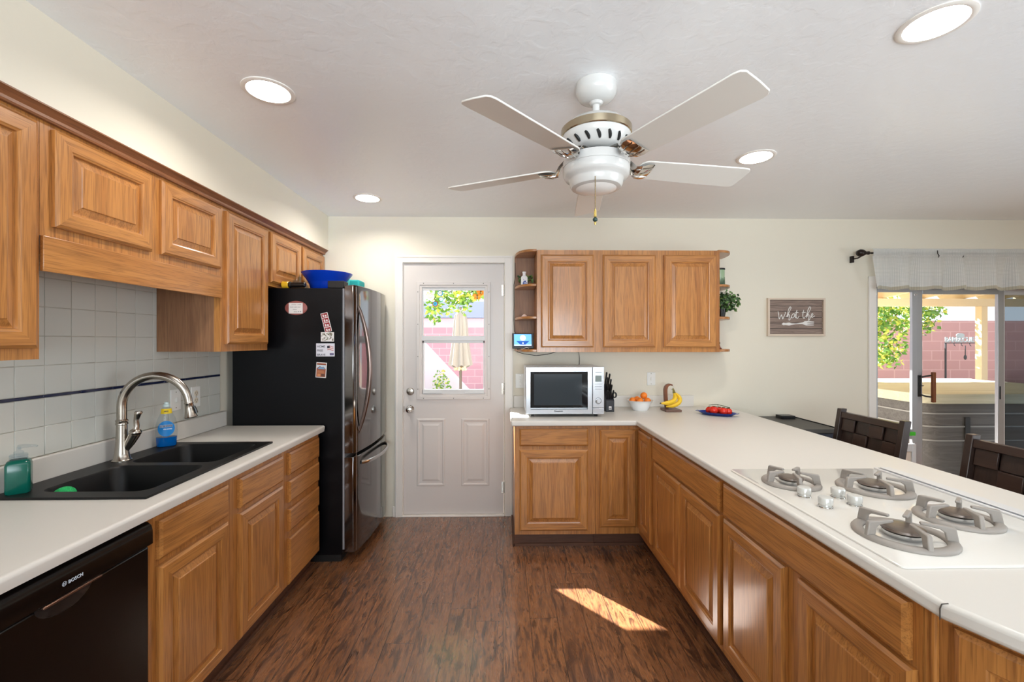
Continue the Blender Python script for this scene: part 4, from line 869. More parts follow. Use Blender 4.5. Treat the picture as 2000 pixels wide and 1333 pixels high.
# ================================================================== RIGHT BACK WALL
sg = thing('framed_sign', 'framed plank sign reading What the above a white fork', 'sign', (2.412, YB - .0005, 1.622))
sw_, sh_ = .478, .312
b = MB().nest((-sw_ / 2, 0, -sh_ / 2), XP, (0, 0, 1), YM, sw_, sh_, [(0, 0), (0, .022), (.015, .022), (.0155, .010)], cap=False); b.build('frame', mat('pale_wood_frame', srgb(216, 198, 178), .5), sg, local=True, smooth=0)
PLK = wood('grey_planks', 'x', srgb(148, 128, 116), srgb(128, 108, 98), srgb(84, 68, 60), .6, 30, 3)
b = MB(); hh = (sh_ - .031) / 6
for k in range(6): b.box(-sw_ / 2 + .0156, sw_ / 2 - .0156, -.0095, -.004, -sh_ / 2 + .0156 + hh * k, -sh_ / 2 + .0156 + hh * (k + 1) - .0032)
pk = b.build('planks', PLK, sg, local=True, smooth=0)
MB().box(-sw_ / 2 + .0156, sw_ / 2 - .0156, -.0038, -.0005, -sh_ / 2 + .0156, sh_ / 2 - .0156).build('backing', BLKM, sg, local=True)
# hand drawn lettering; strokes given on a 1365 x 915 grid over the sign
CHK = mat('chalk_white_paint', srgb(232, 230, 226), .6)
def sgp(x, y): return ((x - 220) / 1365 * .484 - .242, -.0105, -((y - 260) / 915 * .3135 - .157))
ST = [[(478, 582), (492, 640), (500, 720), (512, 765), (545, 690), (566, 660)], [(566, 660), (578, 730), (590, 768), (625, 690), (655, 615), (640, 600)],
      [(668, 720), (720, 640), (775, 530), (782, 485), (762, 472), (728, 540), (706, 640), (700, 720)], [(702, 715), (722, 665), (745, 660), (742, 730), (732, 785), (758, 782), (790, 720)],
      [(880, 650), (840, 640), (800, 690), (806, 735), (850, 720), (880, 655), (880, 720), (905, 740)], [(925, 545), (905, 640), (908, 720), (935, 750), (975, 695)], [(876, 612), (955, 608)],
      [(1085, 545), (1062, 650), (1068, 720), (1095, 750), (1130, 690)], [(1040, 605), (1125, 602)],
      [(1130, 700), (1180, 640), (1240, 530), (1246, 485), (1222, 472), (1185, 545), (1160, 640), (1152, 735)], [(1154, 725), (1175, 668), (1205, 662), (1206, 730), (1190, 788), (1216, 784), (1256, 700)],
      [(1256, 700), (1300, 665), (1296, 635), (1268, 650), (1256, 700), (1290, 722), (1340, 690)]]
b = MB()
for s_ in ST:
    P2 = [Vector(sgp(*p)) for p in s_]; fine = []
    for i in range(len(P2) - 1):
        p0, p1, p2, p3 = P2[max(i - 1, 0)], P2[i], P2[i + 1], P2[min(i + 2, len(P2) - 1)]
        for q in range(5):
            t_ = q / 5; fine.append(0.5 * ((2 * p1) + (p2 - p0) * t_ + (2 * p0 - 5 * p1 + 4 * p2 - p3) * t_ * t_ + (3 * p1 - p0 - 3 * p2 + p3) * t_ ** 3))
    fine.append(P2[-1]); b.tube(fine, [.0024 + .0014 * abs(math.sin(.35 * i)) for i in range(len(fine))], 6)
b.build('lettering', CHK, pk, local=True, smooth=60)
fk = [(562, 885), (600, 855), (660, 862), (740, 850), (800, 868), (900, 872), (1000, 856), (1060, 845), (1110, 815), (1180, 812), (1325, 826), (1325, 836), (1180, 840), (1150, 850), (1325, 853), (1325, 862), (1150, 866), (1325, 880), (1325, 889), (1150, 886), (1180, 898), (1325, 908), (1320, 917), (1140, 920), (1090, 900), (1050, 885), (980, 885), (900, 890), (800, 905), (740, 920), (660, 908), (600, 912)]
MB().loft([[Vector(sgp(*p)) + Vector((0, dy, 0)) for p in fk] for dy in (0, -.001)]).build('fork_picture', CHK, pk, local=True, smooth=0)

# curtain rod and valance
ROD = mat('dark_bronze', srgb(38, 26, 20), .35, .4)
cr = thing('curtain_rod', 'dark bronze curtain rod with a bulb finial over the patio door', 'curtain rod', (3.9, 3.50, 2.137))
MB().tube([(2.96, 3.50, 2.137), (4.99, 3.50, 2.137)], .008, 12).build('rod', ROD, cr)
MB().lathe([(.004, -.105), (.020, -.098), (.029, -.078), (.028, -.058), (.016, -.034), (.009, -.024), (.013, -.018), (.014, -.006), (.010, .0)], (2.962, 3.50, 2.137), 20, 'x').build('finial', ROD, cr, smooth=60)
MB().box(2.868, 2.886, 3.560, 3.5885, 2.070, 2.125).tube([(2.877, 3.57, 2.10), (2.890, 3.53, 2.10), (2.925, 3.502, 2.128)], .006, 8).build('bracket', ROD, cr, bevel=.002)
b = MB()
for x in (3.50, 3.70): b.tube([(x, 3.478, 2.155), (x - .006, 3.470, 2.13), (x + .006, 3.470, 2.11), (x + .003, 3.473, 2.098)], .003, 6)
b.build('curtain_hook', ROD, cr)
va = thing('curtain_valance', 'sheer white checked valance gathered on the curtain rod', 'valance', (3.9, 3.50, 2.0))
random.seed(12)
ph = [random.uniform(0, 6.28) for _ in range(6)]
def vy(x, k): return (.018 * math.sin(x * 26 + ph[0]) + .012 * math.sin(x * 41 + ph[1]) + .007 * math.sin(x * 73 + ph[2])) * k
N = 260; xa, xb = 2.972, 4.985; rows = []
for z, k, yo in ((2.172, .25, 0), (2.160, .3, -.010), (2.137, .3, -.013), (2.112, .3, -.010), (2.104, .35, -.002), (2.00, .8, 0), (1.90, 1.0, 0), (1.842, 1.05, 0)):
    rows.append([(xa + (xb - xa) * i / N + (.04 if z < 2.1 and i < 12 else 0) * (1 - i / 12) * ((2.1 - z) / .26), 3.488 + yo + vy(xa + (xb - xa) * i / N, k), z + (.006 * math.sin(i * .21) if z < 1.85 else 0)) for i in range(N + 1)])
MB().loft(rows, cap0=False, cap1=False, closed=False).build('sheer_fabric', SHEER, va, smooth=180)
hem = [[(x, y - .0012, z) for x, y, z in r_] for r_ in (rows[-1],)]; hem.append([(x, y - .0012, z + .026) for x, y, z in rows[-1]])
MB().loft(hem, cap0=False, cap1=False, closed=False).build('hem', sheer_mat('sheer_hem', srgb(214, 208, 192), 0.05), va, smooth=180)

# ================================================================== BEHIND THE PENINSULA
def stool(label, cy, first=None):
    if first is not None: return dup(first, (2.02, cy, 0), label=label)
    s_ = thing('bar_stool', label, 'bar stool', (2.02, cy, 0), group='bar stools along the peninsula')
    hw = .243; lean = .16
    def bx(z): return .140 + max(0, z - .62) * lean - (.02 if z < .3 else 0)
    MB().box(-.22, .17, -.215, .215, .585, .625).build('seat', ESPR, s_, local=True, bevel=.01, seg=3)
    for s2 in (-1, 1):
        b = MB(); b.loft([[(bx(z) + dx, s2 * hw + dy * s2 * -1, z) for dx, dy in ((-.028, 0), (.012, 0), (.012, .034), (-.028, .034))] for z in (.0005, .3, .62, .986)]); b.build('back_post', ESPRZ, s_, local=True, bevel=.003)
        MB().loft([[(-.19 + dx, s2 * .19 + dy, z) for dx, dy in ((-.02, -.02), (.02, -.02), (.02, .02), (-.02, .02))] for z in (.0005, .584)]).build('leg', ESPRZ, s_, local=True, bevel=.003)
        MB().box(-.17, .14, s2 * .20 - .012, s2 * .20 + .012, .20, .235).build('stretcher', ESPR, s_, local=True, bevel=.003)
    MB().box(-.200, -.180, -.17, .17, .16, .195).build('foot_rail', ESPR, s_, local=True, bevel=.003)
    def slab(nm, y0, y1, z0, z1, off, th, m_):
        b = MB().loft([[(bx(z) + off + dx, y, z) for dx, y in ((-th, y0), (th, y0), (th, y1), (-th, y1))] for z in (z0, z1)]); return b.build(nm, m_, s_, local=True, bevel=.002)
    slab('top_rail', -hw + .035, hw - .035, .930, .966, -.008, .014, ESPR)
    slab('lower_rail', -hw + .035, hw - .035, .655, .690, -.004, .012, ESPR)
    zs = [.692, .771, .850, .929]; yy = [-hw + .036 + (2 * hw - .072) * k / 4 for k in range(5)]
    for r_ in range(3):
        for k in range(4):
            f_ = (r_ + k) % 2
            slab('woven_slat', yy[k] + (.004 if f_ else -.004 if k else .001), yy[k + 1] - (.004 if f_ else -.004 if k < 3 else .001), zs[r_] + .001, zs[r_ + 1] - .001, -.008 if f_ else .006, .005, ESPR if f_ else ESPRZ)
    slab('back_panel', -hw + .036, hw - .036, .692, .929, .016, .003, ESPRZ)
    return s_
st0 = stool('espresso bar stool with a woven wood back, nearer the back wall', 2.600)
stool('espresso bar stool with a woven wood back, nearer the right edge', 1.800, st0)
NVY = mat('navy_panel', srgb(24, 34, 58), .45); CHD = mat('charcoal_top', srgb(70, 68, 64), .5)
ch = thing('storage_chest', 'dark low chest with a navy front behind the peninsula', 'chest', (2.11, 3.3, 0))
MB().box(1.87, 2.345, 3.055, 3.580, .0005, .775).build('chest_body', NVY, ch, bevel=.004)
MB().box(1.865, 2.362, 3.042, 3.584, .7755, .806).build('lid', CHD, ch, bevel=.004)
MB().box(2.3625, 2.366, 3.05, 3.58, .770, .812).build('lid_edge', BLKM, ch)
tag(MB().box(2.205, 2.315, 3.44, 3.52, .8063, .832).build('black_box', BLK, bevel=.003), 'small flat black box on the dark low chest', 'box')

# ================================================================== CEILING LIGHTS AND FAN
LP = ((-.945, 1.795, 'recessed ceiling light above the left counter, nearer the viewer'), (-.955, 3.125, 'recessed ceiling light in the back left corner near the refrigerator'), (1.385, 2.385, 'recessed ceiling light to the right of the ceiling fan'), (1.370, 1.368, 'recessed ceiling light in the upper right corner, above the cooktop'))
l0 = None
for x, y, lb_ in LP:
    if l0 is None:
        l0 = thing('ceiling_light', lb_, 'ceiling light', (x, y, ZC), group='recessed lights in the ceiling')
        MB().lathe([(.0785, .001), (.098, .001), (.098, -.003), (.088, -.007), (.080, -.005), (.0785, .001)], (0, 0, 0), 40, cap0=False, cap1=False).build('trim_ring', TRIMW, l0, local=True, smooth=50)
        MB().lathe([(.0785, .002), (.058, .036), (.058, .060), (.005, .060)], (0, 0, 0), 40, cap0=False).build('reflector', mat('reflector_white', srgb(240, 238, 234), .3), l0, local=True, smooth=50)
        MB().lathe([(.002, .022), (.03, .0225), (.050, .026), (.057, .034)], (0, 0, 0), 32, cap1=False).build('bulb', LENS, l0, local=True, smooth=60)
    else: dup(l0, (x, y, ZC), label=lb_)
fn = thing('ceiling_fan', 'white ceiling fan with five blades and a round light kit', 'ceiling fan', (.366, 1.726, ZC))
def fl_(prof, nm, m_, n=40, par=None, sm=35): return MB().lathe([(r_, z - ZC) for r_, z in prof], (0, 0, 0), n).build(nm, m_, par or fn, local=True, smooth=sm)
fl_([(.079, 2.4335), (.0795, 2.418), (.0795, 2.405), (.076, 2.392), (.066, 2.378), (.046, 2.367), (.028, 2.363)], 'canopy', ENAM, sm=40)
fl_([(.0275, 2.3625), (.022, 2.354), (.0135, 2.352), (.0135, 2.318), (.019, 2.316), (.019, 2.306)], 'downrod', ENAM)
fl_([(.030, 2.3055), (.070, 2.298), (.112, 2.276), (.1335, 2.2565)], 'motor_dome', ENAM, sm=60)
fl_([(.1345, 2.256), (.1375, 2.253), (.1375, 2.228), (.1345, 2.225)], 'metal_band', BRASS)
hs_ = fl_([(.1335, 2.2245), (.132, 2.212), (.126, 2.200), (.112, 2.180), (.100, 2.170), (.060, 2.166)], 'motor_housing', ENAM, sm=50)
b = MB()
for k in range(18):
    a = 2 * PI * k / 18; pts = []
    for q in range(5):
        t_ = q / 4; aa = a + .09 * math.sin(t_ * 1.6) ; r_ = .1278 - .018 * t_; z = 2.2005 - .0245 * t_ - ZC; pts.append((r_ * math.cos(aa), r_ * math.sin(aa), z))
    MB().tube(pts, [.004, .0062, .0066, .0062, .004], 6).build('vent_slot', BLKM, hs_, local=True)
fl_([(.052, 2.1655), (.070, 2.160), (.070, 2.142), (.045, 2.139)], 'hub', CHROME)
fl_([(.040, 2.1565), (.042, 2.1490), (.105, 2.1450), (.1265, 2.1360), (.1305, 2.1260), (.1305, 2.1030)], 'switch_housing', ENAM, sm=40)
fl_([(.1295, 2.1025), (.1305, 2.0980), (.1285, 2.0760), (.121, 2.0640), (.108, 2.0590), (.104, 2.0520), (.1025, 2.0380), (.095, 2.0270), (.080, 2.0230)], 'light_shade', ENAM, sm=40)
fl_([(.079, 2.0228), (.060, 2.0140), (.035, 2.0090), (.004, 2.0080)], 'light_globe', mat('frosted_globe', srgb(244, 242, 238), .2), sm=70)
cx_, cy_ = -.024, -.098
b = MB().tube([(cx_, cy_, 2.056 - ZC), (cx_, cy_, 1.915 - ZC)], .0011, 6)
for k in range(22): b.ball((cx_, cy_, 2.036 - ZC - .0056 * k), .0021, None, None, 8, 5)
pc_ = b.build('pull_chain', mat('old_brass', srgb(150, 132, 92), .3, .9), fn, local=True)
MB().lathe([(.003, 1.915 - ZC), (.0045, 1.905 - ZC), (.0055, 1.886 - ZC), (.003, 1.884 - ZC)], (cx_, cy_, 0), 14).lathe([(.003, 1.868 - ZC), (.0045, 1.864 - ZC), (.002, 1.856 - ZC)], (cx_, cy_, 0), 12).build('pull_tip', mat('brass_pull', srgb(196, 172, 96), .25, .9), pc_, local=True, smooth=50)
MB().ball((cx_, cy_, 1.876 - ZC), .0095, None, .0085, 14, 9).build('pull_bead', mat('dark_green_glass', srgb(46, 70, 66), .1), pc_, local=True, smooth=80)
BLD = mat('fan_blade_white', srgb(234, 232, 226), .35)
bp = []
for x, y in ((.180, -.046), (.200, -.058), (.36, -.063), (.625, -.068), (.643, -.064), (.653, -.052), (.655, 0), (.653, .052), (.643, .064), (.625, .068), (.36, .063), (.200, .058), (.180, .046), (.172, .025), (.172, -.025)): bp.append((x, y))
bl0 = ir0 = None
for k in range(5):
    ang = R(226.4 + 72 * k)
    if bl0 is None:
        bl0 = MB().prism(bp, -.003, .003).build('blade', BLD, fn, local=True, bevel=.002, loc=(0, 0, 2.115 - ZC), rot=(R(-12), 0, ang), smooth=40)
        loops = []
        for x, w_, z, th in ((.062, .012, .043, .005), (.095, .013, .042, .005), (.125, .014, .038, .005), (.146, .020, .018, .006), (.160, .030, -.008, .006), (.178, .042, -.014, .005), (.205, .052, -.010, .004), (.222, .050, -.008, .004), (.230, .044, -.0065, .003)):
            loops.append([(x, w_ * c_, z - th * s_) for c_, s_ in ((-1, 0), (-.5, .9), (0, 1.25), (.5, .9), (1, 0), (.5, -.25), (-.5, -.25))])
        ib = MB().loft(loops)
        for yv in (-.6, 0, .6): ib.tube([(.162, .028 * yv, -.0165), (.19, .045 * yv, -.0185), (.226, .05 * yv, -.011)], .0022, 6)
        ir0 = ib.build('blade_iron', CHROME, bl0, local=True, smooth=50)
    else:
        c_ = bl0.copy(); COL.objects.link(c_); c_.parent = fn; c_.rotation_euler = (R(-12), 0, ang)
        d_ = ir0.copy(); COL.objects.link(d_); d_.parent = c_

# ================================================================== SHELF THINGS AND CORDS
PORC = mat('white_porcelain', srgb(238, 238, 240), .15); COB = mat('cobalt_pattern', srgb(40, 66, 150), .3)
v_ = thing('porcelain_bottle', 'white and blue porcelain bottle on the upper left end shelf', 'bottle', (.166, 3.44, 1.8575))
def rsq(a, b_, r, z): return rrect(-a, a, -b_, b_, r, z, 3)
MB().loft([rsq(.024, .016, .004, 0), rsq(.026, .018, .005, .004), rsq(.026, .018, .006, .062), rsq(.022, .015, .008, .072), rsq(.012, .010, .009, .080)]).lathe([(.0125, .079), (.0125, .096), (.0155, .099), (.0155, .108), (.010, .111)], (0, 0, 0), 20).build('bottle', PORC, v_, local=True, smooth=45)
b = MB(); random.seed(3)
for k in range(12): b.ball((random.uniform(-.017, .017), -.0182, random.uniform(.010, .034)), random.uniform(.003, .007), .0006, random.uniform(.003, .006), 7, 5)
b.tube([(0, -.0184, .02), (-.004, -.0184, .044), (-.010, -.0184, .05)], .0015, 5).tube([(.004, -.0184, .02), (.010, -.0184, .040)], .0015, 5)
b.build('flower_pattern', COB, v_, local=True)
LF = [mat('leaf_green', srgb(92, 128, 64), .5), mat('leaf_dark', srgb(54, 82, 48), .5), mat('leaf_light', srgb(128, 160, 70), .5)]
def leaves(b, c, rad, n, size, seed, ms=3, squash=1.0, shell=.4):
    rnd = random.Random(seed)
    for k in range(n):
        while True:
            p = Vector((rnd.uniform(-1, 1), rnd.uniform(-1, 1), rnd.uniform(-1, 1)))
            if shell < p.length < 1: break
        p = Vector((p.x * rad[0], p.y * rad[1], p.z * rad[2])) + Vector(c); d_ = Vector((rnd.uniform(-1, 1), rnd.uniform(-1, 1), rnd.uniform(-1.0, .5))).normalized(); w_ = d_.orthogonal().normalized(); w_ = (Matrix.Rotation(rnd.uniform(0, 6.28), 3, d_) @ w_) * size * .38; up = d_.cross(w_).normalized() * size * .10; L = size * rnd.uniform(.7, 1.2)
        b.add([p, p + d_ * L * .45 + w_ + up, p + d_ * L, p + d_ * L * .45 - w_ + up, p + d_ * L * .45 - up * .4], [(0, 1, 4), (1, 2, 4), (2, 3, 4), (3, 0, 4)], rnd.randrange(ms))
    return b
pl_ = thing('small_fern', 'small green plant behind the porcelain bottle on the end shelf', 'plant', (.175, 3.50, 1.8575))
MB().lathe([(.020, .0003), (.026, .03), (.024, .03)], (.175, 3.50, 1.8575), 18).build('pot', BLKM, pl_)
leaves(MB(), (.175, 3.495, 1.912), (.066, .045, .036), 130, .024, 5).build('foliage', LF, pl_)
tag(MB().loft([[(.165 + r_ * math.cos(a), 3.40 + r_ * .6 * math.sin(a), 1.6115 + z) for a in [2 * PI * k / 16 for k in range(16)]] for r_, z in ((.020, 0), (.024, .004), (.016, .012), (.004, .022))]).build('seashell', mat('pale_pink_shell', srgb(226, 198, 186), .4), smooth=60), 'small pale pink shell on the middle left end shelf', 'shell')
sdv = thing('smart_display', 'smart display with a lit blue screen on the lowest left end shelf', 'display', (.156, 3.36, 1.3625))
ang_ = R(-10)
sdv.rotation_euler = (R(-8), 0, R(4))
MB().box(-.085, .080, -.006, .008, .004, .122).build('display_frame', BLK, sdv, local=True, bevel=.003)
SCR = emit('screen_blue', srgb(110, 180, 235), 0.9); SCW = emit('screen_white', srgb(205, 215, 250), 1.0); SCD = emit('screen_deep', srgb(10, 80, 170), 0.8)
q_ = MB().box(-.072, .062, -.0068, -.0062, .026, .114).build('screen', SCR, sdv, local=True)
MB().lathe([(.0225, -.0071), (.0225, -.0076)], (-.004, 0, .086), 28, 'y').lathe([(.006, -.0071), (.006, -.0076)], (-.004, 0, .046), 14, 'y').box(-.072, .062, -.0074, -.0070, .026, .034).build('screen_graphic', SCW, q_, local=True)
MB().prism([(-.055, .062), (.045, .062), (.028, .046), (.008, .027), (-.014, .027), (-.038, .046)], -.0070, -.0069, 'xz').build('screen_wave', SCD, q_, local=True)
MB().box(-.05, .05, .009, .045, .0003, .02).build('stand', BLK, sdv, local=True, bevel=.004)
tag(MB().tube([(.165 + .030 * math.cos(R(a)), 3.335 + .010 * math.sin(R(a)), 1.3645 + .010 * max(0, math.sin(R(a * 1.5)))) for a in range(0, 361, 15)], .0022, 6).build('bracelet', mat('pearl_beads', srgb(200, 190, 176), .3)), 'beaded bracelet lying in front of the smart display', 'bracelet')
cj = thing('candle_jar', 'tall pale green candle jar with a black lid on the upper right end shelf', 'jar', (1.722, 3.46, 1.8575))
MB().lathe([(.030, .0003), (.033, .006), (.033, .130)], (1.722, 3.46, 1.8575), 24).build('jar', mat('pale_green_glass', srgb(150, 176, 140), .3), cj)
MB().lathe([(.036, .1305), (.036, .142), (.033, .144)], (1.722, 3.46, 1.8575), 24).build('lid', BLKM, cj)
b = MB()
for k in range(16):
    a = R(-150 + 11 * k); h_ = .03 + .035 * abs(math.sin(k * 1.7)); p0 = Vector((1.722 + .0335 * math.cos(a), 3.46 + .0335 * math.sin(a), 1.866)); b.tube([p0, p0 + Vector((0, 0, h_))], [.004, .001], 5)
b.build('grass_pattern', LF[1], cj)
pp_ = thing('potted_plant', 'bushy plant in a black pot on the middle right end shelf', 'plant', (1.722, 3.44, 1.6115))
MB().lathe([(.026, .0003), (.036, .065), (.033, .065), (.030, .058), (.004, .058)], (1.722, 3.44, 1.6115), 20).build('pot', BLK, pp_)
leaves(MB(), (1.765, 3.43, 1.738), (.098, .085, .075), 330, .030, 6, 2, 1, .25).build('foliage', [LF[0], LF[1]], pp_)
b = MB(); rnd = random.Random(2)
for k in range(9): b.tube([(1.722, 3.44, 1.668), (1.74 + rnd.uniform(-.03, .05), 3.44 + rnd.uniform(-.04, .04), 1.71), (1.765 + rnd.uniform(-.07, .08), 3.43 + rnd.uniform(-.06, .06), 1.74 + rnd.uniform(-.03, .05))], .0013, 5)
b.build('stem', LF[1], pp_)
fg = thing('figurine', 'small dark red figurine on the lowest right end shelf', 'figurine', (1.70, 3.44, 1.3625))
MB().lathe([(.022, .0003), (.024, .006), (.014, .014), (.010, .03), (.008, .04)], (1.69, 3.42, 1.3625), 16).build('base', mat('dark_red_clay', srgb(110, 44, 36), .4), fg)
MB().ball((1.69, 3.42, 1.4085), .012, None, .014, 12, 8).build('head', BLKM, fg)
CORD = mat('dark_cord', srgb(50, 46, 44), .5)
tag(MB().tube([(.098, 3.572, 2.06), (.100, 3.572, 1.95), (.0885, 3.572, 1.88), (.0900, 3.572, 1.72), (.0880, 3.570, 1.60), (.092, 3.568, 1.50), (.118, 3.560, 1.462), (.135, 3.46, 1.440), (.150, 3.415, 1.42)], .0022, 6).build('charger_cord', CORD, smooth=80), 'thin dark cord running up beside the left end shelves', 'cord')
tag(MB().tube([(.110, 3.582, 1.338), (.17, 3.582, 1.320), (.27, 3.582, 1.306), (.36, 3.582, 1.316), (.44, 3.582, 1.338), (.55, 3.582, 1.3395), (.618, 3.582, 1.334), (.624, 3.582, 1.28), (.620, 3.582, 1.20), (.62, 3.56, 1.10)], .0025, 6).build('power_cord', CORD, smooth=80), 'dark cord under the wall cabinet dropping behind the microwave', 'cord')
# ================================================================== OUTSIDE
GRV = mat('pale_gravel', srgb(128, 118, 106), .9); CONC = mat('concrete_slab', srgb(120, 116, 110), .8)
struct('ground', MB().box(-14, 22, 6.6, 26, -.12, -.06), GRV, 'pale gravel yard outside', 'ground')
struct('patio_floor', MB().box(-14, 22, 3.73, 6.595, -.12, -.04), CONC, 'pale concrete patio outside the doors', 'patio')
def blockmat(name, c1, c2, mort):
    m = mat(name, c1, .85); t = NT(m); mp = t.n('ShaderNodeMapping', _Rotation=(R(90), 0, 0)); tc = t.n('ShaderNodeTexCoord'); t.l(tc.outputs['Object'], mp.inputs[0])
    br = t.n('ShaderNodeTexBrick'); t.l(mp.outputs[0], br.inputs['Vector'])
    for k, x in dict(Scale=1.0, Mortar_Size=.010, Mortar_Smooth=.1, Brick_Width=.406, Row_Height=.203).items(): br.inputs[k.replace('_', ' ')].default_value = x
    br.inputs['Color1'].default_value = (*c1, 1); br.inputs['Color2'].default_value = (*c2, 1); br.inputs['Mortar'].default_value = (*mort, 1); t.l(br.outputs['Color'], t.b.inputs['Base Color']); return m
PINK = blockmat('pink_block', srgb(196, 150, 162), srgb(204, 158, 168), srgb(222, 184, 190)); RED = blockmat('red_block', srgb(202, 154, 152), srgb(208, 160, 158), srgb(220, 178, 174))
struct('garden_wall_far', MB().box(-12, 5.4, 12.7, 12.9, -.06, 1.815), PINK, 'pink block garden wall behind the closed umbrella', 'garden wall', smooth=0)
struct('garden_wall_side', MB().box(5.41, 20, 9.2, 9.4, -.06, 1.856), RED, 'red block garden wall behind the barbecue sign', 'garden wall', smooth=0)
tag(MB().prism([(-4, -.06), (-4, 2.1), (-2.10, 2.1), (-.12, -.02), (-.12, -.06)], 8.0, 8.25, 'xz').build('sunlit_wall_wedge', mat('sunlit_wall_pale', srgb(206, 198, 214), .8), smooth=0), 'pale added wedge imitating sunlight on the pink block wall', 'garden wall', kind='structure')  # added wedge; its shape and pale colour stand for sunlight on the block wall
# eave over the back door and patio cover over the sliding door
CRM = mat('cream_eave_paint', srgb(226, 206, 172), .6)
struct('eave', MB().box(-6, 2.3, 3.73, 4.30, 2.20, 2.26).box(-6, 2.3, 4.26, 4.30, 2.04, 2.20), CRM, 'cream eave over the back door', 'eave')
pc = thing('patio_cover', 'cream patio cover with sloping rafters outside the sliding door', 'patio cover', (6.5, 5.1, 0))
b = MB().loft([[(x, y, z) for x, z in ((2.4, z0), (12, z0), (12, z0 + .03), (2.4, z0 + .03))] for y, z0 in ((3.74, 2.44), (6.75, 2.135))]); b.build('roof_deck', CRM, pc)
for k in range(16):
    x = 2.5 + .61 * k; MB().loft([[(x, y, z0 - .125), (x + .04, y, z0 - .125), (x + .04, y, z0 - .001), (x, y, z0 - .001)] for y, z0 in ((3.745, 2.44), (6.74, 2.136))]).build('rafter', CRM, pc)
MB().box(2.4, 12, 6.302, 6.398, 1.935, 2.045).build('beam', CRM, pc)
for x in (3.0, 7.005, 10.9): MB().box(x, x + .092, 6.304, 6.396, -.0395, 1.9345).build('post', CRM, pc, bevel=.004)
# hot tub
ht = thing('hot_tub', 'grey sided hot tub with a pale cover outside the sliding door', 'hot tub', (5.2, 5.1, -.04))
TUBG = wood('weathered_grey_panel', 'x', srgb(104, 100, 98), srgb(88, 84, 82), srgb(62, 58, 56), .7, 14, .6, .2); CVR = wood('pale_cover', 'x', srgb(214, 208, 182), srgb(202, 196, 170), srgb(170, 164, 140), .6, 8, .5, .05)
MB().loft([rrect(4.20, 6.40, 4.32, 5.92, .18, z, 6) for z in (-.0395, .80)]).build('tub_shell', TUBG, ht, smooth=40)
MB().loft([rrect(4.16, 6.44, 4.28, 5.96, .2, z, 6) for z in (.8005, .895)] + [rrect(4.18, 6.42, 4.30, 5.94, .2, .902, 6)]).build('cover', CVR, ht, smooth=40)
for z in (.69, .56, .42): MB().loft([rrect(4.192, 6.408, 4.312, 5.928, .185, z_, 6) for z_ in (z, z + .014)]).build('panel_rail', mat('rail_grey', srgb(150, 148, 146), .6) if 'rail_grey' not in bpy.data.materials else bpy.data.materials['rail_grey'], ht)
for x in (4.62, 5.6): MB().box(x, x + .05, 4.306, 4.322, -.03, .66).build('corner_trim', BLKM, ht)
MB().box(4.10, 6.5, 5.965, 6.01, -.0395, .905).build('back_rail', TRIMW, ht, bevel=.004)
# closed umbrella
um = thing('patio_umbrella', 'closed cream patio umbrella seen through the door window', 'umbrella', (-.597, 6.2, -.04))
CANV = mat('cream_canvas', srgb(158, 152, 148), .8); CANV.node_tree.nodes['Principled BSDF'].inputs['Subsurface Weight'].default_value = 0.0
loops = []
for z, r_, a_ in ((1.865, .018, 0), (1.84, .040, .06), (1.78, .075, .14), (1.66, .088, .16), (1.50, .096, .18), (1.35, .108, .20), (1.20, .125, .22), (1.09, .140, .24), (1.075, .142, .24)):
    loops.append([(-.597 + r_ * (1 + a_ * math.cos(8 * a)) * math.cos(a + .15), 6.2 + r_ * (1 + a_ * math.cos(8 * a)) * math.sin(a + .15), z + (.02 * math.cos(8 * a) if z < 1.08 else 0)) for a in [2 * PI * k / 64 for k in range(64)]])
cv = MB().loft(loops, cap1=True).build('canopy', CANV, um, smooth=60)
b = MB(); rnd = random.Random(1)
for k in range(40): b.ball((-.597 + rnd.uniform(-.085, .085), 6.2 + rnd.uniform(-.10, .06), 1.065 - rnd.uniform(0, .040)), .020, .016, .018, 7, 5)
b.build('ruffle', mat('tan_ruffle', srgb(226, 200, 168), .9), cv)
MB().tube([(-.597, 6.2, -.03), (-.597, 6.2, 1.90)], .019, 12).build('pole', mat('pole_bronze', srgb(90, 80, 72), .4), um)
MB().lathe([(.24, .0005), (.24, .03), (.20, .06), (.03, .07), (.03, .22)], (-.597, 6.2, -.04), 28).build('base', CONC, um)
# hanging ornaments under the eave
def orn(name, label, x, z, build_, y=4.24):
    o_ = thing(name, label, 'garden ornament', (x, y, z)); build_(o_)
    MB().tube([(0, 0, .02), (0, 0, 2.039 - z)], .0012, 5).build('string', CORD, o_, local=True); return o_
def disc(r_, m1, m2):
    def f_(o_):
        q = MB().lathe([(r_, -.006), (r_, .006)], (0, 0, 0), 28, 'y').build('disc', m1, o_, local=True); b = MB()
        for k in range(9): a = 2 * PI * k / 9; b.ball((r_ * .55 * math.cos(a), -.008, r_ * .55 * math.sin(a)), r_ * .24, .003, r_ * .24, 8, 5)
        b.lathe([(r_ * .25, -.006), (r_ * .2, -.010)], (0, 0, 0), 14, 'y'); b.build('petals', m2, q, local=True)
    return f_
GW = mat('white_glass', srgb(236, 240, 246), .2); GB = mat('aqua_glass', srgb(40, 160, 210), .2); GR = mat('wine_glass', srgb(150, 30, 70), .2); GO = mat('amber_glass', srgb(214, 140, 40), .3)
orn('suncatcher', 'large white flower suncatcher hanging outside the door window', -.697, 1.852, disc(.038, GW, PAPER))
orn('suncatcher', 'aqua blue round suncatcher hanging highest outside the door window', -.603, 1.884, disc(.027, GB, GW))
orn('suncatcher', 'small aqua suncatcher hanging below the aqua blue one', -.590, 1.824, disc(.021, GB, GW), 4.215)
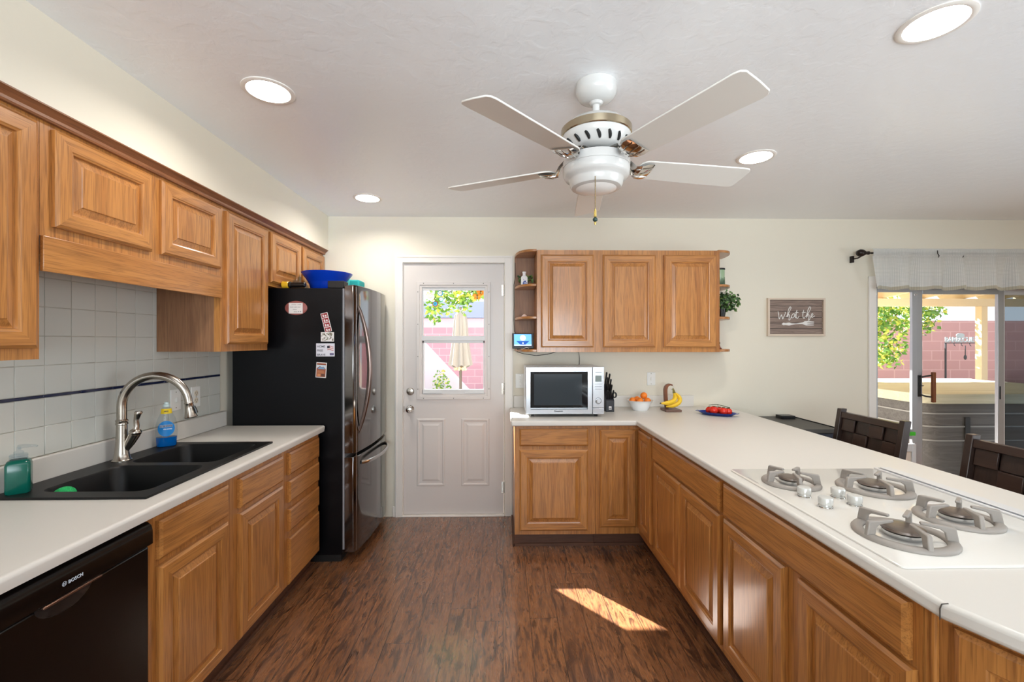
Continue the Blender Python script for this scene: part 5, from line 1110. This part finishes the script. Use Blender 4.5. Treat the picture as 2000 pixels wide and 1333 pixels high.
orn('suncatcher', 'wine red and teal suncatcher hanging lowest outside the door window', -.642, 1.777, disc(.026, GR, GB), 4.19)
def bfly(o_):
    b = MB()
    for s_ in (-1, 1): b.ball((.022 * s_, 0, .012), .022, .004, .018, 10, 6).ball((.017 * s_, 0, -.014), .016, .004, .014, 10, 6)
    q = b.build('wings', GO, o_, local=True); MB().tube([(0, -.004, .022), (0, -.005, -.022)], .004, 6).build('body', BRN, q, local=True)
orn('metal_butterfly', 'orange butterfly ornament hanging at the top right of the door window', -.213, 1.890, bfly)
orn('metal_butterfly', 'orange butterfly ornament hanging just below the other one', -.247, 1.848, bfly, 4.215)
LY = [mat('sun_leaf_green', srgb(126, 166, 66), .5), mat('sun_leaf_yellow', srgb(196, 200, 90), .5), mat('sun_leaf_mid', srgb(92, 140, 64), .5)]
for m_ in LY: m_.node_tree.nodes['Principled BSDF'].inputs['Transmission Weight'].default_value = 0.0
vn = thing('hanging_vine', 'leafy green vine trailing across the top of the door window', 'vine', (-.5, 4.55, 2.2))
b = MB(); leaves(b, (-.45, 4.55, 1.905), (.34, .12, .07), 200, .055, 21, shell=0); leaves(b, (-.70, 4.55, 1.76), (.09, .08, .17), 100, .055, 22, shell=0); leaves(b, (-.42, 4.55, 1.82), (.09, .08, .12), 70, .055, 23, shell=0); leaves(b, (-.56, 4.55, 1.78), (.04, .06, .10), 30, .055, 24, shell=0)
b.build('foliage', LY, vn)
MB().tube([(-1.1, 4.6, 2.02), (-.7, 4.56, 1.95), (-.4, 4.55, 1.92), (-.1, 4.56, 1.97), (.3, 4.6, 2.05)], .006, 6).tube([(-.70, 4.56, 1.95), (-.71, 4.55, 1.78), (-.68, 4.55, 1.62)], .003, 6).tube([(1.2, 4.6, -.04), (.9, 4.6, 1.2), (.3, 4.6, 2.05)], .012, 6).build('stem', BRN, vn)
b = MB(); leaves(b, (-1.06, 7.6, .62), (.16, .14, .34), 160, .06, 41, shell=0)
bu = thing('yellow_bush', 'pale yellow green bush low at the left of the door window', 'bush', (-1.06, 7.6, -.06)); b.build('foliage', LY, bu); MB().tube([(-1.06, 7.6, -.058), (-1.06, 7.6, .5)], .015, 6).build('stem', BRN, bu)
# tree by the patio
tr = thing('patio_tree', 'leafy green and yellow tree outside the sliding door', 'tree', (6.0, 7.4, -.06))
b = MB()
for c_, rd_, n_, sd2 in (((6.15, 7.4, 1.95), (.55, .4, .40), 620, 31), ((6.35, 7.3, 1.45), (.40, .3, .45), 420, 32), ((7.0, 7.5, 1.98), (.60, .4, .22), 420, 33), ((7.25, 7.6, 1.72), (.30, .3, .22), 160, 34), ((6.65, 7.5, 2.4), (1.0, .5, .25), 300, 35), ((6.5, 7.3, 1.18), (.22, .2, .22), 110, 36)): leaves(b, c_, rd_, n_, .085, sd2, shell=0)
b.build('foliage', LY + [mat('leaf_gold', srgb(226, 186, 40), .5)], tr)
b = MB().tube([(5.9, 7.5, -.058), (5.95, 7.5, .9), (6.1, 7.45, 1.5), (6.5, 7.45, 2.1)], [.07, .06, .045, .02], 8).tube([(6.0, 7.48, 1.1), (6.3, 7.4, 1.5), (6.9, 7.5, 1.95)], [.03, .025, .012], 7)
b.build('trunk', mat('grey_bark', srgb(120, 104, 92), .9), tr)
# barbecue sign
bq = thing('barbecue_sign', 'grey metal BARBECUE sign on a post in front of the red block wall', 'sign', (9.1, 8.6, -.06))
SGM = mat('weathered_metal', srgb(176, 186, 190), .5, .3); SGD = mat('dark_metal', srgb(58, 60, 64), .5)
text('lettering', 'BARBECUE', .135, SGM, bq, (8.80, 8.595, 1.405), FY, depth=.004, bold=.006, sx=.92)
MB().box(8.79, 9.47, 8.59, 8.60, 1.375, 1.393).tube([(8.82, 8.6, -.055), (8.82, 8.6, 1.376)], .016, 8).tube([(9.46, 8.6, -.055), (9.46, 8.6, 1.376)], .016, 8).build('sign_stand', SGD, bq)
MB().lathe([(.085, -.004), (.085, .004)], (9.12, 8.6, 1.535), 20, 'y', sx=.55).build('emblem', SGM, bq)
b = MB()
for x in (8.98, 9.13, 9.30): b.tube([(x, 8.59, 1.375), (x, 8.585, 1.34), (x + .02, 8.58, 1.325)], .006, 6)
b.tube([(9.20, 8.58, 1.335), (9.20, 8.58, 1.13)], .008, 6).ball((9.20, 8.58, 1.10), .035, .01, .05, 10, 6); b.build('tool_hook', SGD, bq)
gr = thing('charcoal_grill', 'low dark grill pan standing below the barbecue sign', 'grill', (8.75, 8.3, -.06))
MB().lathe([(.02, .62), (.16, .64), (.20, .72), (.19, .73), (.14, .66), (.02, .64)], (8.75, 8.3, -.06), 24).build('pan', SGD, gr)
for k in range(3): MB().tube([(8.75 + .10 * math.cos(2.1 * k), 8.3 + .10 * math.sin(2.1 * k), .585), (8.75 + .16 * math.cos(2.1 * k), 8.3 + .16 * math.sin(2.1 * k), -.0585)], .012, 6).build('leg', SGD, gr)
rk = MB(); rnd = random.Random(9)
for k in range(60): a = rnd.uniform(0, 6.28); q_ = rnd.random(); rk.ball((11.0 + 1.3 * q_ * math.cos(a), 8.75 + .30 * q_ * math.sin(a), -.06 + .82 * (1 - q_) * rnd.uniform(.5, 1)), rnd.uniform(.10, .22), rnd.uniform(.08, .15), rnd.uniform(.08, .16), 8, 6)
tag(rk.build('rock_pile', mat('grey_rock', srgb(150, 146, 146), .9), smooth=60), 'heap of grey rocks against the red block wall', 'rocks', kind='stuff')
# neighbour's house
nh = thing('neighbor_house', 'pale house with a blue grey roof beyond the pink block wall', 'house', (0, 20, -.06))
MB().box(-7, 2.6, 18, 24, -.058, 2.35).build('wall', mat('pale_house_wall', srgb(222, 220, 222), .8), nh)
MB().prism([(-7.4, 2.36), (3.0, 2.36), (.2, 3.0), (-4.6, 3.0)], 17.6, 24.4, 'xz').build('roof', mat('blue_grey_roof', srgb(150, 176, 200), .8), nh)

# ------------------------------------------------------------------ ceiling with the four round openings
from mathutils.geometry import delaunay_2d_cdt
pts = [(-1.9, -2.9), (5.13, -2.9), (5.13, 3.75), (-1.9, 3.75)]; eds = [(0, 1), (1, 2), (2, 3), (3, 0)]
for x, y, _ in LP:
    s0 = len(pts); pts += [(x + .079 * math.cos(2 * PI * k / 40), y + .079 * math.sin(2 * PI * k / 40)) for k in range(40)]; eds += [(s0 + k, s0 + (k + 1) % 40) for k in range(40)]
res = delaunay_2d_cdt([Vector(p) for p in pts], eds, [], 1, 1e-6)
cm = MB().add([(p[0], p[1], ZC) for p in res[0]], [tuple(f_) for f_ in res[2] if not any(math.hypot(sum(res[0][i][0] for i in f_) / 3 - lx, sum(res[0][i][1] for i in f_) / 3 - ly) < .078 for lx, ly, _ in LP)])
cm.box(-1.9, 5.13, -2.9, 3.75, ZC + .12, ZC + .16)
for xa_, xb_, ya_, yb_ in ((-1.9, -1.88, -2.9, 3.75), (5.11, 5.13, -2.9, 3.75), (-1.88, 5.11, -2.9, -2.88), (-1.88, 5.11, 3.73, 3.75)): cm.box(xa_, xb_, ya_, yb_, ZC, ZC + .12)
struct('ceiling', cm, CEIL, 'white textured ceiling over the whole kitchen', 'ceiling', smooth=0)
